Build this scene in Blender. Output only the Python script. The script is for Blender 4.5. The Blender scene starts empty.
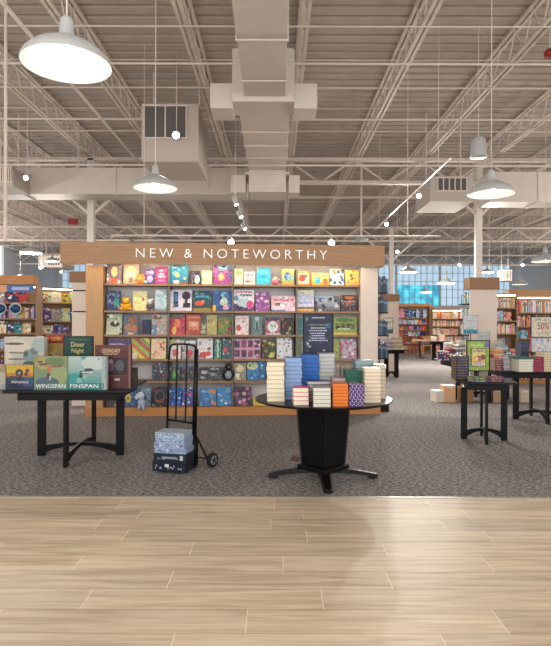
import bpy, bmesh, math, random
from mathutils import Vector, Matrix
C = bpy.context.scene
PI = math.pi
F = 560.0; EYE = 1.43; VY = 323.0; VX = 275.5

# ------------------------------------------------------------------ camera, light, exposure
cam_data = bpy.data.cameras.new('camera'); cam = bpy.data.objects.new('camera', cam_data)
C.collection.objects.link(cam); C.camera = cam
cam.location = (0, 0, EYE); cam.rotation_euler = (PI/2, math.radians(-0.15), 0)
cam_data.sensor_fit = 'VERTICAL'; cam_data.sensor_height = 36.0; cam_data.lens = 36*F/646
cam_data.clip_end = 200; cam_data.clip_start = .05
w = bpy.data.worlds.new('world'); C.world = w; w.use_nodes = True
bg = w.node_tree.nodes['Background']
bg.inputs[0].default_value = (1.0, 0.98, 0.97, 1); bg.inputs[1].default_value = 1.9
C.view_settings.view_transform = 'Standard'; C.view_settings.look = 'None'
C.view_settings.gamma = 1; C.view_settings.exposure = 0.08
LAMP_W = 60; FAR_W = 190
def point(x, y, z, watts, r=.07, col=(1, .91, .81)):
    d = bpy.data.lights.new('lamp_or_fill_light', 'POINT'); d.energy = watts; d.shadow_soft_size = r; d.color = col
    o = bpy.data.objects.new('lamp_or_fill_light', d); C.collection.objects.link(o); o.location = (x, y, z); return o
for x, y, e in ((-5, 2.2, .7), (5, 2.2, .7), (-1.6, -1.5, .6), (2.4, -1.5, .6), (7.5, 6, 1), (-7.5, 6, 1)):
    point(x, y, 3.0, LAMP_W*e)  # unseen fill lights without fixtures, added to brighten room and ceiling
sun_like = bpy.data.lights.new('entrance_daylight', 'AREA'); sun_like.shape = 'RECTANGLE'
sun_like.size = 12; sun_like.size_y = 3.4; sun_like.energy = 330; sun_like.color = (1, .96, .9)
so = bpy.data.objects.new('entrance_daylight', sun_like); C.collection.objects.link(so)
so.location = (0, -5.5, 3.4); so.rotation_euler = (math.radians(75), 0, 0)

# ------------------------------------------------------------------ helpers
def lin(c):
    if isinstance(c, str):
        c = c.lstrip('#'); c = tuple(int(c[i:i+2], 16)/255 for i in (0, 2, 4))
    else: c = tuple(v/255 for v in c)
    return tuple(v/12.92 if v <= .04045 else ((v+.055)/1.055)**2.4 for v in c) + (1.0,)
def X(px, d): return (px-VX)*d/F
def Z(py, d): return EYE+(VY-py)*d/F

def mat(name, col, rough=.5, metal=0, noise=0, scale=20, emit=None, strength=0, spec=.5, bump=0, stretch=None):
    m = bpy.data.materials.new(name); m.use_nodes = True; n = m.node_tree.nodes; l = m.node_tree.links
    b = n['Principled BSDF']; c = lin(col)
    b.inputs['Base Color'].default_value = c; b.inputs['Roughness'].default_value = rough
    b.inputs['Metallic'].default_value = metal; b.inputs['Specular IOR Level'].default_value = spec
    if emit:
        b.inputs['Emission Color'].default_value = lin(emit); b.inputs['Emission Strength'].default_value = strength
    if noise or bump:
        tc = n.new('ShaderNodeTexCoord'); mp = n.new('ShaderNodeMapping'); l.new(tc.outputs['Object'], mp.inputs[0])
        if stretch: mp.inputs['Scale'].default_value = stretch
        t = n.new('ShaderNodeTexNoise'); t.inputs['Scale'].default_value = scale; t.inputs['Detail'].default_value = 4
        l.new(mp.outputs[0], t.inputs['Vector'])
        if noise:
            r = n.new('ShaderNodeValToRGB'); l.new(t.outputs['Fac'], r.inputs[0])
            r.color_ramp.elements[0].position = .3; r.color_ramp.elements[1].position = .7
            r.color_ramp.elements[0].color = tuple(v*(1-noise) for v in c[:3])+(1,)
            r.color_ramp.elements[1].color = tuple(min(1, v*(1+noise)) for v in c[:3])+(1,)
            l.new(r.outputs[0], b.inputs['Base Color'])
        if bump:
            bp = n.new('ShaderNodeBump'); bp.inputs['Strength'].default_value = bump; bp.inputs['Distance'].default_value = .01
            l.new(t.outputs['Fac'], bp.inputs['Height']); l.new(bp.outputs[0], b.inputs['Normal'])
    return m

M = {}
M['deck'] = mat('ceiling_paint', (180, 168, 158), .7, noise=.05, scale=3)
M['joist'] = mat('joist_paint', (212, 200, 190), .6, noise=.05, scale=5)
M['duct'] = mat('duct_paint', (204, 196, 188), .5, noise=.04, scale=4)
M['vent'] = mat('vent_housing_paint', (182, 172, 164), .6, noise=.05)
M['ductdark'] = mat('duct_shadow_grille', (92, 88, 86), .7, noise=.1)
M['wall'] = mat('wall_paint', (214, 218, 224), .8, noise=.03, scale=2)
M['wood'] = mat('honey_wood', (160, 120, 80), .45, noise=.16, scale=6, stretch=(.6, 8, 14))
M['woodv'] = mat('honey_wood_upright', (182, 140, 94), .45, noise=.14, scale=6, stretch=(14, 8, .6))
M['shelfwood'] = mat('shelf_wood', (150, 116, 84), .5, noise=.15, scale=6, stretch=(.6, 8, 14))
M['capwood'] = mat('brown_cap_wood', (142, 104, 68), .5, noise=.12, scale=6, stretch=(.6, 8, 14))
M['plinth'] = mat('plinth_wood', (186, 128, 72), .5, noise=.15, scale=6, stretch=(.6, 8, 14))
M['divider'] = mat('grey_divider', (120, 112, 104), .6, noise=.05)
M['back'] = mat('shelf_back_panel', (212, 210, 210), .7, noise=.04)
M['cream'] = mat('cream_panel', (222, 208, 196), .6, noise=.03, scale=3)
M['black'] = mat('black_lacquer', (9, 9, 10), .45, noise=.2, scale=30, spec=.18)
M['blackgloss'] = mat('black_gloss_top', (9, 9, 10), .3, noise=.1, scale=30, spec=.28)
M['blackmetal'] = mat('black_steel', (11, 11, 12), .45, spec=.25, noise=.1)
M['rubber'] = mat('tyre_rubber', (20, 20, 20), .8, noise=.1)
M['hub'] = mat('grey_hub', (150, 150, 150), .4, metal=.4, noise=.1)
M['steel'] = mat('brushed_letters', (205, 203, 200), .35, metal=.6, noise=.05)
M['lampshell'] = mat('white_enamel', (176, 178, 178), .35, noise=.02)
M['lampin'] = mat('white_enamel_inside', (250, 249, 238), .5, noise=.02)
M['bulb'] = mat('lit_bulb', (255, 250, 235), .3, emit=(255, 249, 232), strength=21)
M['lens'] = mat('lit_lens', (255, 250, 235), .3, emit=(255, 244, 226), strength=28)
M['strip'] = mat('lit_strip', (255, 240, 210), .3, emit=(255, 238, 208), strength=9)
M['topstrip'] = mat('lit_header_strip', (255, 240, 210), .3, emit=(255, 238, 212), strength=19)
M['column'] = mat('column_paint', (212, 206, 200), .5, noise=.04)
M['paneblue'] = mat('window_daylight', (150, 190, 220), .2, noise=.2, scale=.8, emit=(190, 212, 228), strength=.72)
M['panecyan'] = mat('window_cyan_daylight', (40, 190, 230), .2, noise=.3, scale=1.5, emit=(40, 200, 238), strength=.9)
M['frame'] = mat('white_frame', (200, 205, 208), .5, noise=.03)
M['brass'] = mat('outlet_brass', (96, 74, 56), .5, metal=.3, noise=.1)
M['chairwood'] = mat('chair_wood', (128, 66, 40), .5, noise=.15)
M['tanwood'] = mat('tan_chair_wood', (190, 140, 92), .5, noise=.15)
M['plastic'] = mat('clear_holder', (200, 205, 205), .15, noise=.02)
M['red'] = mat('red_sign_plastic', (150, 30, 30), .5, noise=.05)
def attr_mat():
    m = bpy.data.materials.new('printed_card'); m.use_nodes = True; n = m.node_tree.nodes; l = m.node_tree.links
    a = n.new('ShaderNodeAttribute'); a.attribute_name = 'Col'; b = n['Principled BSDF']
    l.new(a.outputs['Color'], b.inputs['Base Color']); b.inputs['Roughness'].default_value = .38
    b.inputs['Specular IOR Level'].default_value = .35
    return m
M['print'] = attr_mat()

class MB:
    def __init__(s): s.v = []; s.f = []; s.c = []; s.m = None
    def add(s, vs, fs, col=None, m=None):
        k = len(s.v)
        if m is not None: vs = [m @ Vector(v) for v in vs]
        s.v += [tuple(v) for v in vs]
        for i, f in enumerate(fs):
            s.f.append([k+j for j in f]); s.c.append(col[i] if isinstance(col, list) else (col or (.8, .8, .8, 1)))
        return s
    def box(s, x0, x1, y0, y1, z0, z1, col=None, m=None):
        vs = [(x0,y0,z0),(x1,y0,z0),(x1,y1,z0),(x0,y1,z0),(x0,y0,z1),(x1,y0,z1),(x1,y1,z1),(x0,y1,z1)]
        return s.add(vs, [(0,3,2,1),(4,5,6,7),(0,1,5,4),(1,2,6,5),(2,3,7,6),(3,0,4,7)], col, m)
    def tube(s, p0, p1, r, n=8, col=None, r1=None, caps=True):
        p0 = Vector(p0); p1 = Vector(p1); d = (p1-p0).normalized()
        a = d.orthogonal().normalized(); b = d.cross(a); r1 = r if r1 is None else r1
        vs = []
        for p, rr in ((p0, r), (p1, r1)):
            for i in range(n):
                t = 2*PI*(i+.5)/n; vs.append(p+a*math.cos(t)*rr+b*math.sin(t)*rr)
        fs = [(i, (i+1) % n, n+(i+1) % n, n+i) for i in range(n)]
        if caps: fs += [tuple(range(n-1, -1, -1)), tuple(range(n, 2*n))]
        return s.add(vs, fs, col)
    def path(s, pts, r, n=8, col=None):
        for a, b in zip(pts, pts[1:]): s.tube(a, b, r, n, col)
        return s
    def lathe(s, prof, n=32, c=(0,0,0), col=None, m=None):
        vs = []; fs = []
        for r, z in prof:
            for i in range(n):
                t = 2*PI*i/n; vs.append((c[0]+r*math.cos(t), c[1]+r*math.sin(t), c[2]+z))
        for k in range(len(prof)-1):
            for i in range(n):
                j = (i+1) % n; fs.append((k*n+i, k*n+j, (k+1)*n+j, (k+1)*n+i))
        return s.add(vs, fs, col, m)
    def prism(s, poly, y0, y1, col=None, m=None):      # polygon in xz pulled along y
        n = len(poly); vs = [(x, y0, z) for x, z in poly]+[(x, y1, z) for x, z in poly]
        fs = [tuple(range(n)), tuple(range(2*n-1, n-1, -1))]+[(i, n+i, n+(i+1) % n, (i+1) % n) for i in range(n)]
        return s.add(vs, fs, col, m)
    def ball(s, c, r, col=None, n=10, sc=(1,1,1)):
        pr = [(r*math.sin(PI*k/n)+1e-5, -r*math.cos(PI*k/n)) for k in range(n+1)]
        mm = Matrix.Translation(c) @ Matrix.Diagonal((sc[0], sc[1], sc[2], 1))
        return s.lathe(pr, 14, col=col, m=mm)
    def build(s, name, m, parent=None, loc=(0,0,0), rot=(0,0,0), smooth=False, bevel=0):
        me = bpy.data.meshes.new(name); me.from_pydata(s.v, [], s.f)
        if m is M['print']:
            a = me.color_attributes.new('Col', 'FLOAT_COLOR', 'CORNER'); arr = []
            for f, c in zip(s.f, s.c): arr += list(c)*len(f)
            a.data.foreach_set('color', arr)
        me.materials.append(m)
        bm = bmesh.new(); bm.from_mesh(me); bmesh.ops.recalc_face_normals(bm, faces=bm.faces)
        if smooth:
            for f in bm.faces: f.smooth = True
        bm.to_mesh(me); bm.free()
        o = bpy.data.objects.new(name, me); C.collection.objects.link(o)
        o.location = loc; o.rotation_euler = rot
        if parent: o.parent = parent
        if bevel:
            b = o.modifiers.new('bevel', 'BEVEL'); b.width = bevel; b.segments = 2; b.limit_method = 'ANGLE'
        return o
def tag(o, label, cat, group=None, kind=None):
    o['label'] = label; o['category'] = cat
    if group: o['group'] = group
    if kind: o['kind'] = kind
    return o
def struct(o): o['kind'] = 'structure'; return o
def thing(name, label, cat, loc=(0,0,0), rotz=0, group=None):
    o = bpy.data.objects.new(name, None); C.collection.objects.link(o); o.empty_display_size = .1
    o.location = loc; o.rotation_euler = (0, 0, rotz); return tag(o, label, cat, group)
def dup(root, loc, rotz, label, group=None):
    r = root.copy(); C.collection.objects.link(r); r.location = loc; r.rotation_euler = (0, 0, rotz); r['label'] = label
    if group: r['group'] = group
    for ch in list(root.children):
        c = ch.copy(); C.collection.objects.link(c); c.parent = r
        for g in ch.children:
            d = g.copy(); C.collection.objects.link(d); d.parent = c
    return r
def text(name, s, width, height, depth, m, parent, loc, rot=(PI/2, 0, 0), space=1.0, thin=0):
    cu = bpy.data.curves.new(name, 'FONT'); cu.body = s; cu.extrude = .02; cu.space_character = space; cu.align_x = 'LEFT'; cu.offset = thin
    o = bpy.data.objects.new(name, cu); C.collection.objects.link(o); bpy.context.view_layer.update()
    me = bpy.data.meshes.new_from_object(o.evaluated_get(bpy.context.evaluated_depsgraph_get()))
    bpy.data.objects.remove(o); xs = [v.co.x for v in me.vertices]; ys = [v.co.y for v in me.vertices]
    x0, x1, y0, y1 = min(xs), max(xs), min(ys), max(ys)
    for v in me.vertices:
        v.co.x = ((v.co.x-x0)/(x1-x0)-.5)*width; v.co.y = ((v.co.y-y0)/(y1-y0)-.5)*height; v.co.z = v.co.z/.04*depth
    me.materials.clear(); me.materials.append(m)
    o = bpy.data.objects.new(name, me); C.collection.objects.link(o); o.location = loc; o.rotation_euler = rot
    if parent: o.parent = parent
    return o

n_ = M['panecyan'].node_tree.nodes; l_ = M['panecyan'].node_tree.links
t_ = n_.new('ShaderNodeTexNoise'); t_.inputs['Scale'].default_value = 1.1; t_.inputs['Detail'].default_value = 5; tc_ = n_.new('ShaderNodeTexCoord'); l_.new(tc_.outputs['Object'], t_.inputs['Vector'])
r_ = n_.new('ShaderNodeValToRGB'); l_.new(t_.outputs['Fac'], r_.inputs[0]); r_.color_ramp.elements[0].position = .42; r_.color_ramp.elements[1].position = .6
r_.color_ramp.elements[0].color = lin((24, 120, 150)); r_.color_ramp.elements[1].color = lin((90, 225, 250)); l_.new(r_.outputs[0], n_['Principled BSDF'].inputs['Emission Color'])
# ------------------------------------------------------------------ structure
def wood_floor():
    m = bpy.data.materials.new('wood_look_tile'); m.use_nodes = True; n = m.node_tree.nodes; l = m.node_tree.links
    b = n['Principled BSDF']
    def mt(op, a, c=None, c2=None):
        k = n.new('ShaderNodeMath'); k.operation = op
        for i, q in enumerate((a, c, c2)):
            if q is None: continue
            if isinstance(q, (int, float)): k.inputs[i].default_value = q
            else: l.new(q, k.inputs[i])
        return k.outputs[0]
    tc = n.new('ShaderNodeTexCoord'); sp = n.new('ShaderNodeSeparateXYZ'); l.new(tc.outputs['Object'], sp.inputs[0])
    x, y = sp.outputs[0], sp.outputs[1]
    W, L = .215, 1.22
    ry = mt('DIVIDE', y, W); row = mt('FLOOR', ry); fy = mt('FRACT', ry)
    wn = n.new('ShaderNodeTexWhiteNoise'); wn.noise_dimensions = '1D'; l.new(row, wn.inputs['W'])
    rx = mt('ADD', mt('DIVIDE', x, L), wn.outputs['Value']); cx = mt('FLOOR', rx); fx = mt('FRACT', rx)
    wn2 = n.new('ShaderNodeTexWhiteNoise'); wn2.noise_dimensions = '2D'
    cb = n.new('ShaderNodeCombineXYZ'); l.new(row, cb.inputs[0]); l.new(cx, cb.inputs[1]); l.new(cb.outputs[0], wn2.inputs['Vector'])
    ex = mt('MULTIPLY', mt('MINIMUM', fx, mt('SUBTRACT', 1, fx)), L); ey = mt('MULTIPLY', mt('MINIMUM', fy, mt('SUBTRACT', 1, fy)), W)
    jx = mt('LESS_THAN', ex, .0026); jy = mt('LESS_THAN', ey, .0022)
    # grain
    cb2 = n.new('ShaderNodeCombineXYZ'); l.new(mt('MULTIPLY', x, 1.1), cb2.inputs[0]); l.new(mt('MULTIPLY', y, 14), cb2.inputs[1])
    l.new(mt('MULTIPLY', wn2.outputs['Value'], 40), cb2.inputs[2])
    g = n.new('ShaderNodeTexNoise'); g.inputs['Scale'].default_value = 1.6; g.inputs['Detail'].default_value = 7; g.inputs['Distortion'].default_value = .6
    l.new(cb2.outputs[0], g.inputs['Vector'])
    cb3 = n.new('ShaderNodeCombineXYZ'); l.new(mt('MULTIPLY', x, 1), cb3.inputs[0]); l.new(mt('MULTIPLY', y, 5), cb3.inputs[1]); l.new(mt('MULTIPLY', wn2.outputs['Value'], 90), cb3.inputs[2])
    kn = n.new('ShaderNodeTexNoise'); kn.inputs['Scale'].default_value = 1.3; kn.inputs['Detail'].default_value = 2; l.new(cb3.outputs[0], kn.inputs['Vector'])
    r = n.new('ShaderNodeValToRGB'); l.new(g.outputs['Fac'], r.inputs[0]); e = r.color_ramp.elements
    e[0].position = .3; e[0].color = lin((170, 152, 128)); e[1].position = .62; e[1].color = lin((202, 187, 162))
    e3 = r.color_ramp.elements.new(.46); e3.color = lin((188, 171, 146))
    v = n.new('ShaderNodeHueSaturation'); l.new(r.outputs[0], v.inputs['Color'])
    l.new(mt('ADD', .8, mt('ADD', mt('MULTIPLY', wn2.outputs['Value'], .2), mt('MULTIPLY', kn.outputs['Fac'], .22))), v.inputs['Value'])
    mx = n.new('ShaderNodeMixRGB'); mx.inputs[2].default_value = lin((118, 98, 76)); l.new(mt('MULTIPLY', jy, .6), mx.inputs[0]); l.new(v.outputs[0], mx.inputs[1])
    mx2 = n.new('ShaderNodeMixRGB'); mx2.inputs[2].default_value = lin((232, 216, 190)); l.new(mt('MULTIPLY', jx, .8), mx2.inputs[0]); l.new(mx.outputs[0], mx2.inputs[1])
    l.new(mx2.outputs[0], b.inputs['Base Color']); b.inputs['Roughness'].default_value = .5; b.inputs['Specular IOR Level'].default_value = .28
    return m
def carpet():
    m = bpy.data.materials.new('grey_carpet'); m.use_nodes = True; n = m.node_tree.nodes; l = m.node_tree.links
    b = n['Principled BSDF']; tc = n.new('ShaderNodeTexCoord')
    mp = n.new('ShaderNodeMapping'); mp.inputs['Rotation'].default_value = (0, 0, .5); mp.inputs['Scale'].default_value = (1, 2.2, 1)
    l.new(tc.outputs['Object'], mp.inputs[0])
    t = n.new('ShaderNodeTexNoise'); t.inputs['Scale'].default_value = 26; t.inputs['Detail'].default_value = 5; t.inputs['Roughness'].default_value = .75
    l.new(mp.outputs[0], t.inputs['Vector'])
    r = n.new('ShaderNodeValToRGB'); l.new(t.outputs['Fac'], r.inputs[0]); e = r.color_ramp.elements
    e[0].position = .40; e[0].color = lin((52, 50, 51)); e[1].position = .6; e[1].color = lin((170, 165, 162))
    l.new(r.outputs[0], b.inputs['Base Color']); b.inputs['Roughness'].default_value = .95; b.inputs['Specular IOR Level'].default_value = .1
    bp = n.new('ShaderNodeBump'); bp.inputs['Strength'].default_value = .5; bp.inputs['Distance'].default_value = .01
    l.new(t.outputs['Fac'], bp.inputs['Height']); l.new(bp.outputs[0], b.inputs['Normal'])
    return m
XL, XR, YB, YF, HC = -17.0, 18.5, 43.5, -3.0, 6.5
CARP = 4.60
struct(MB().box(XL-.2, XR+.2, CARP, YB+.2, -.2, 0).build('floor', carpet()))
struct(MB().box(XL-.2, XR+.2, YF, CARP, -.2, 0).build('floor', wood_floor()))
struct(MB().box(XL, XR, CARP-.012, CARP+.012, 0, .004).build('trim_1', M['hub']))
# ribbed steel deck
dk = MB(); y = YF; pr = []
while y < YB:
    pr += [(y, HC), (y+.17, HC), (y+.2, HC+.075), (y+.27, HC+.075)]; y += .3
vs = [(xx, a, b) for a, b in pr for xx in (XL-.2, XR+.2)]
dk.add(vs, [(2*i, 2*i+1, 2*i+3, 2*i+2) for i in range(len(pr)-1)])
ce = struct(dk.build('ceiling', M['deck']))
so_ = ce.modifiers.new('thick', 'SOLIDIFY'); so_.thickness = .02
def side_wall(name, xa_, xb_, wn):      # solid wall; unseen band of high openings added to light the ceiling
    wl = MB(); wl.box(xa_, xb_, YF, YB+.2, 0, 2.6); wl.box(xa_, xb_, YF, YB+.2, 6.2, HC); wl.box(xa_, xb_, YF, 7, 2.6, 6.2); wl.box(xa_, xb_, 35, YB+.2, 2.6, 6.2)
    struct(wl.build(name, M['wall'])); f = MB(); y = 7
    while y <= 35: f.box(xa_+.05, xb_-.05, y-.04, y+.04, 2.6, 6.2); y += 2
    struct(f.build(wn, M['frame']))
side_wall('wall_left', XL-.2, XL, 'window_6')
side_wall('wall_right', XR, XR+.2, 'window_7')
# back wall with window openings
wins = [(-16.6, -10.2, 2.8, 5.95, 'b'), (-10, -3.8, 2.8, 5.95, 'b'), (8.0, 9.3, 2.8, 5.95, 'b'), (9.45, 12.7, 2.8, 5.95, 'c'), (12.85, 18.2, 2.8, 5.95, 'b')]
bw = MB(); cur = XL
for x0, x1, z0, z1, k in wins:
    bw.box(cur, x0, YB, YB+.2, 0, HC); bw.box(x0, x1, YB, YB+.2, 0, z0); bw.box(x0, x1, YB, YB+.2, z1, HC); cur = x1
bw.box(cur, XR, YB, YB+.2, 0, HC); struct(bw.build('wall_back', M['wall']))
for i, (x0, x1, z0, z1, k) in enumerate(wins):
    fr = MB(); nx = max(1, round((x1-x0)/.45)); nz = 5
    for a in range(nx+1): xx = x0+(x1-x0)*a/nx; fr.box(max(x0, xx-.02), min(x1, xx+.02), YB+.02, YB+.1, z0, z1)
    for a in range(nz+1): zz = z0+(z1-z0)*a/nz; fr.box(x0, x1, YB+.02, YB+.1, max(z0, zz-.02), min(z1, zz+.02))
    f = struct(fr.build('window_%d' % (i+1), M['frame']))
    if k == 'c':
        MB().box(x0, x1, YB+.12, YB+.15, z0, 4.4).build('pane', M['panecyan'], f); MB().box(x0, x1, YB+.12, YB+.15, 4.4, z1).build('pane', M['paneblue'], f)
    else: MB().box(x0, x1, YB+.12, YB+.15, z0, z1).build('pane', M['paneblue'], f)
# joists along the depth, girders across
tr = 2
JX = [i*1.83+.43 for i in range(-10, 10)]
JX = [x for x in JX if XL+.3 < x < XR-.3]
for jx in JX:
    j = MB(); zt, zb = HC-.02, HC-.58
    for s in (-.045, .045):
        j.box(jx+s-.028, jx+s+.028, YF, YB, zt-.045, zt); j.box(jx+s-.028, jx+s+.028, YF, YB, zb, zb+.045)
    y = YF+.1; up = True
    while y < YB-.4:
        j.tube((jx, y, zb+.02 if up else zt-.02), (jx, y+.32, zt-.02 if up else zb+.02), .013, 5, caps=False); y += .32; up = not up
    struct(j.build('trim_%d' % tr, M['joist'])); tr += 1
for gy, gz in ((4.2, 0), (15.2, 0), (26.0, 0), (36.5, 0)):
    j = MB(); zt, zb = HC-.60, HC-1.3
    j.box(XL, XR, gy-.09, gy+.09, zt-.08, zt); j.box(XL, XR, gy-.09, gy+.09, zb, zb+.08)
    x = XL+.2; up = True
    while x < XR-1:
        j.tube((x, gy, zb+.04 if up else zt-.04), (x+.9, gy, zt-.04 if up else zb+.04), .03, 6, caps=False); x += .9; up = not up
    if gy != 4.2: struct(j.build('trim_%d' % tr, M['joist'])); tr += 1
# bridging lines across the joists
for by in (6.3, 8.4, 10.6, 13.0, 17.6, 20, 23, 29, 32.5, 40):
    b = MB(); b.tube((XL, by, HC-.09), (XR, by, HC-.09), .014, 5); b.tube((XL, by, HC-.62), (XR, by, HC-.62), .014, 5)
    struct(b.build('trim_%d' % tr, M['joist'])); tr += 1

# ------------------------------------------------------------------ ceiling services
G = 'painted steel pipes under the ceiling'
def pipe(name, pts, r, label, cat='pipe', m='joist', group=G):
    return tag(MB().path(pts, r, 8).build(name, M[m], smooth=True), label, cat, group)
pipe('sprinkler_pipe', [(XL, 8.9, 5.55), (XR, 8.9, 5.55)], .018, 'nearest white pipe crossing the ceiling from side to side')
pipe('sprinkler_pipe', [(XL, 11.2, 5.5), (XR, 11.2, 5.5)], .02, 'white cross pipe running just above the vented ceiling box')
pipe('sprinkler_pipe', [(XL, 12.5, 4.95), (XR, 12.5, 4.95)], .022, 'white cross pipe just in front of the long flat duct')
pipe('sprinkler_pipe', [(XL, 18.5, 5.6), (XR, 18.5, 5.6)], .03, 'white cross pipe behind the long flat duct')
pipe('conduit', [(4.0, 5.0, 5.9), (4.0, 14.5, 5.9)], .02, 'thin conduit running lengthways right of the big duct', 'conduit')
pipe('conduit', [(-3.4, 6.0, 5.4), (-3.4, 20, 5.4)], .03, 'lengthways conduit left of the vented ceiling box', 'conduit')
pipe('conduit', [(-6.6, 8.0, 5.2), (-6.6, 26, 5.2)], .03, 'lengthways conduit near the left column', 'conduit')

def rect_duct(mb, x0, x1, y0, y1, z0, z1, step=1.2):
    mb.box(x0, x1, y0, y1, z0, z1); y = y0+step
    while y < y1-.2:
        mb.box(x0-.02, x1+.02, y, y+.03, z0-.02, z1+.02); y += step
# main duct
md = thing('air_duct', 'large white rectangular duct running down the middle of the ceiling', 'duct', (-.2, 9, 5.0))
def L(o, dx=-.2, dy=9, dz=5.0): o.location = (-dx, -dy, -dz); return o
q = MB(); rect_duct(q, -.50, .14, 3.5, 8.9, 5.03, 5.75); L(q.build('duct_run', M['duct'], md))
q = MB(); q.prism([(-.70, 4.95), (.29, 4.95), (.29, 5.8), (-.70, 5.8)], 8.9, 9.5); L(q.build('collar', M['duct'], md, bevel=.01))
q = MB(); q.box(-1.06, -.70, 9.0, 9.55, 4.88, 5.28); L(q.build('side_box', M['duct'], md))
q = MB(); q.box(.29, .66, 9.0, 9.55, 4.88, 5.28); L(q.build('side_box', M['duct'], md))
q = MB(); rect_duct(q, -.62, .23, 9.5, 12.9, 4.95, 5.6, .8); L(q.build('duct_run', M['duct'], md))
q = MB(); q.box(-.62, .23, 12.9, 13.8, 4.45, 5.6); q.box(-.72, .32, 12.88, 13.82, 4.85, 4.9); L(q.build('drop_box', M['duct'], md))
q = MB(); q.box(-1.05, -.70, 12.95, 13.5, 4.45, 4.85); L(q.build('side_box', M['duct'], md))
q = MB(); q.box(.30, .55, 12.95, 13.5, 4.45, 4.85); L(q.build('side_box', M['duct'], md))
# cross ducts
q = MB(); q.box(XL+.02, -.72, 13.9, 14.6, 4.62, 5.27)
for k in range(7): q.box(-15.5+k*2.3, -15.46+k*2.3, 13.88, 14.62, 4.6, 5.29)
q.tube((-5, 14.2, 5.27), (-5, 14.2, HC+.01), .02).tube((-12, 14.2, 5.27), (-12, 14.2, HC+.01), .02); tag(q.build('air_duct', M['duct']), 'long flat duct crossing the ceiling left of the middle duct', 'duct', 'flat ducts crossing the ceiling')
q = MB(); q.box(5.3, XR-.02, 13.9, 14.6, 4.45, 5.2)
for k in range(5): q.box(6.5+k*2.4, 6.54+k*2.4, 13.88, 14.62, 4.43, 5.22)
tag(q.build('air_duct', M['duct']), 'long flat duct crossing the ceiling behind the right pendant lamp', 'duct', 'flat ducts crossing the ceiling')
def grille_box(x0, x1, y0, y1, z0, z1, gx0, gx1, gz0, gz1, label):
    t = thing('vent_box', label, 'vent', ((x0+x1)/2, y0, z0)); cx, cy, cz = t.location
    o = MB().box(x0, x1, y0, y1, z0, z1).build('housing', M['vent'], t); o.location = (-cx, -cy, -cz)
    g = MB().box(gx0, gx1, y0-.015, y0, gz0, gz1).build('grille_back', M['ductdark'], t); g.location = (-cx, -cy, -cz)
    s = MB(); n = 5 if gx1-gx0 < .7 else 2
    for k in range(n+1):
        x = gx0+(gx1-gx0)*k/n; s.box(x-.012, x+.012, y0-.035, y0-.015, gz0, gz1)
    s.box(gx0-.03, gx1+.03, y0-.035, y0-.015, gz0-.03, gz0); s.box(gx0-.03, gx1+.03, y0-.035, y0-.015, gz1, gz1+.03)
    o = s.build('grille', M['joist'], g)
    for xx in (x0+.08, x1-.08):
        hg = MB().tube((xx, (y0+y1)/2, z1-.01), (xx, (y0+y1)/2, HC+.01), .015, 6).build('hanger', M['joist'], t); hg.location = (-cx, -cy, -cz)
    return t
grille_box(X(430,12.6), X(473,12.6), 12.6, 13.9, Z(201,12.6), Z(176,12.6), X(437,12.6), X(466,12.6), Z(190,12.6), Z(178,12.6), 'white duct end box with dark slatted vent, right of centre ceiling')
grille_box(X(141,10.6), X(198,10.6), 10.6, 12.0, Z(162,10.6), Z(104,10.6), X(144,10.6), X(186,10.6), Z(138,10.6), Z(107,10.6), 'boxy ceiling air unit with dark grille left of the middle duct')
grille_box(X(-12,13), X(13,13), 13, 13.85, Z(187,13), Z(168,13), X(1,13), X(11,13), Z(182,13), Z(169,13), 'small dark vent box at the left edge below the ceiling')
grille_box(X(38,27), X(62,27), 27, 28.5, Z(268,27), Z(256,27), X(48,27), X(60,27), Z(266,27), Z(258,27), 'distant vent box over the left bookcases')
grille_box(X(502,27), X(512,27), 27, 27.6, Z(280,27), Z(269,27), X(503,27), X(511,27), Z(279,27), Z(270,27), 'distant dark vent box above the right bookcases')

def column(x, y, s, label):
    t = thing('column', label, 'column', (x, y, 0), group='white store columns')
    MB().box(-s, s, -s, s, 0, HC-.62).build('shaft', M['column'], t, bevel=.01)
    MB().box(-s-.04, s+.04, -s-.04, s+.04, 0, .15).build('base_collar', M['column'], t)
    b = MB()
    for d in (-1, 1): b.tube((d*s, 0, 4.4), (d*1.1, 0, 5.3), .045, 6)
    b.build('brace', M['column'], t); return t
column(X(91, 15.2), 15.2, .09, 'white square column rising behind the left end of the display header')
column(X(478, 15.2), 15.2, .085, 'white square column rising above the tall cream end panel')
column(X(391, 26), 26, .10, 'white column rising behind the narrow end panel beside the main display')
tag(MB().tube((X(5, 8), 8, 2.6), (X(5, 8), 8, HC+.01), .022, 8).build('hanging_pole', M['joist']), 'thin vertical pole hanging at the far left edge of the view', 'pipe')
t = thing('hanging_pipe', 'thin vertical pole hanging from the ceiling right of the middle duct', 'pipe', (X(361, 16), 16, 3.8))
MB().tube((0,0,.06), (0,0,HC-3.8+.01), .03).build('pole', M['joist'], t)
MB().lathe([(.001,.1),(.06,.1),(.2,.03),(.2,0),(.001,0)], 20).build('end_cap', M['lampshell'], t, smooth=True)
t = thing('hanging_speaker', 'white bell shaped speaker hanging above the right pendant lamp', 'speaker', (X(478, 9.5), 9.5, Z(157, 9.5)))
MB().lathe([(.001,0),(.14,0),(.14,.02),(.12,.28),(.09,.33),(.001,.33)], 24).build('housing', M['lampshell'], t, smooth=True)
MB().tube((0,0,.33), (0,0,HC+.01-Z(157,9.5)), .006).build('cable', M['joist'], t)

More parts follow.
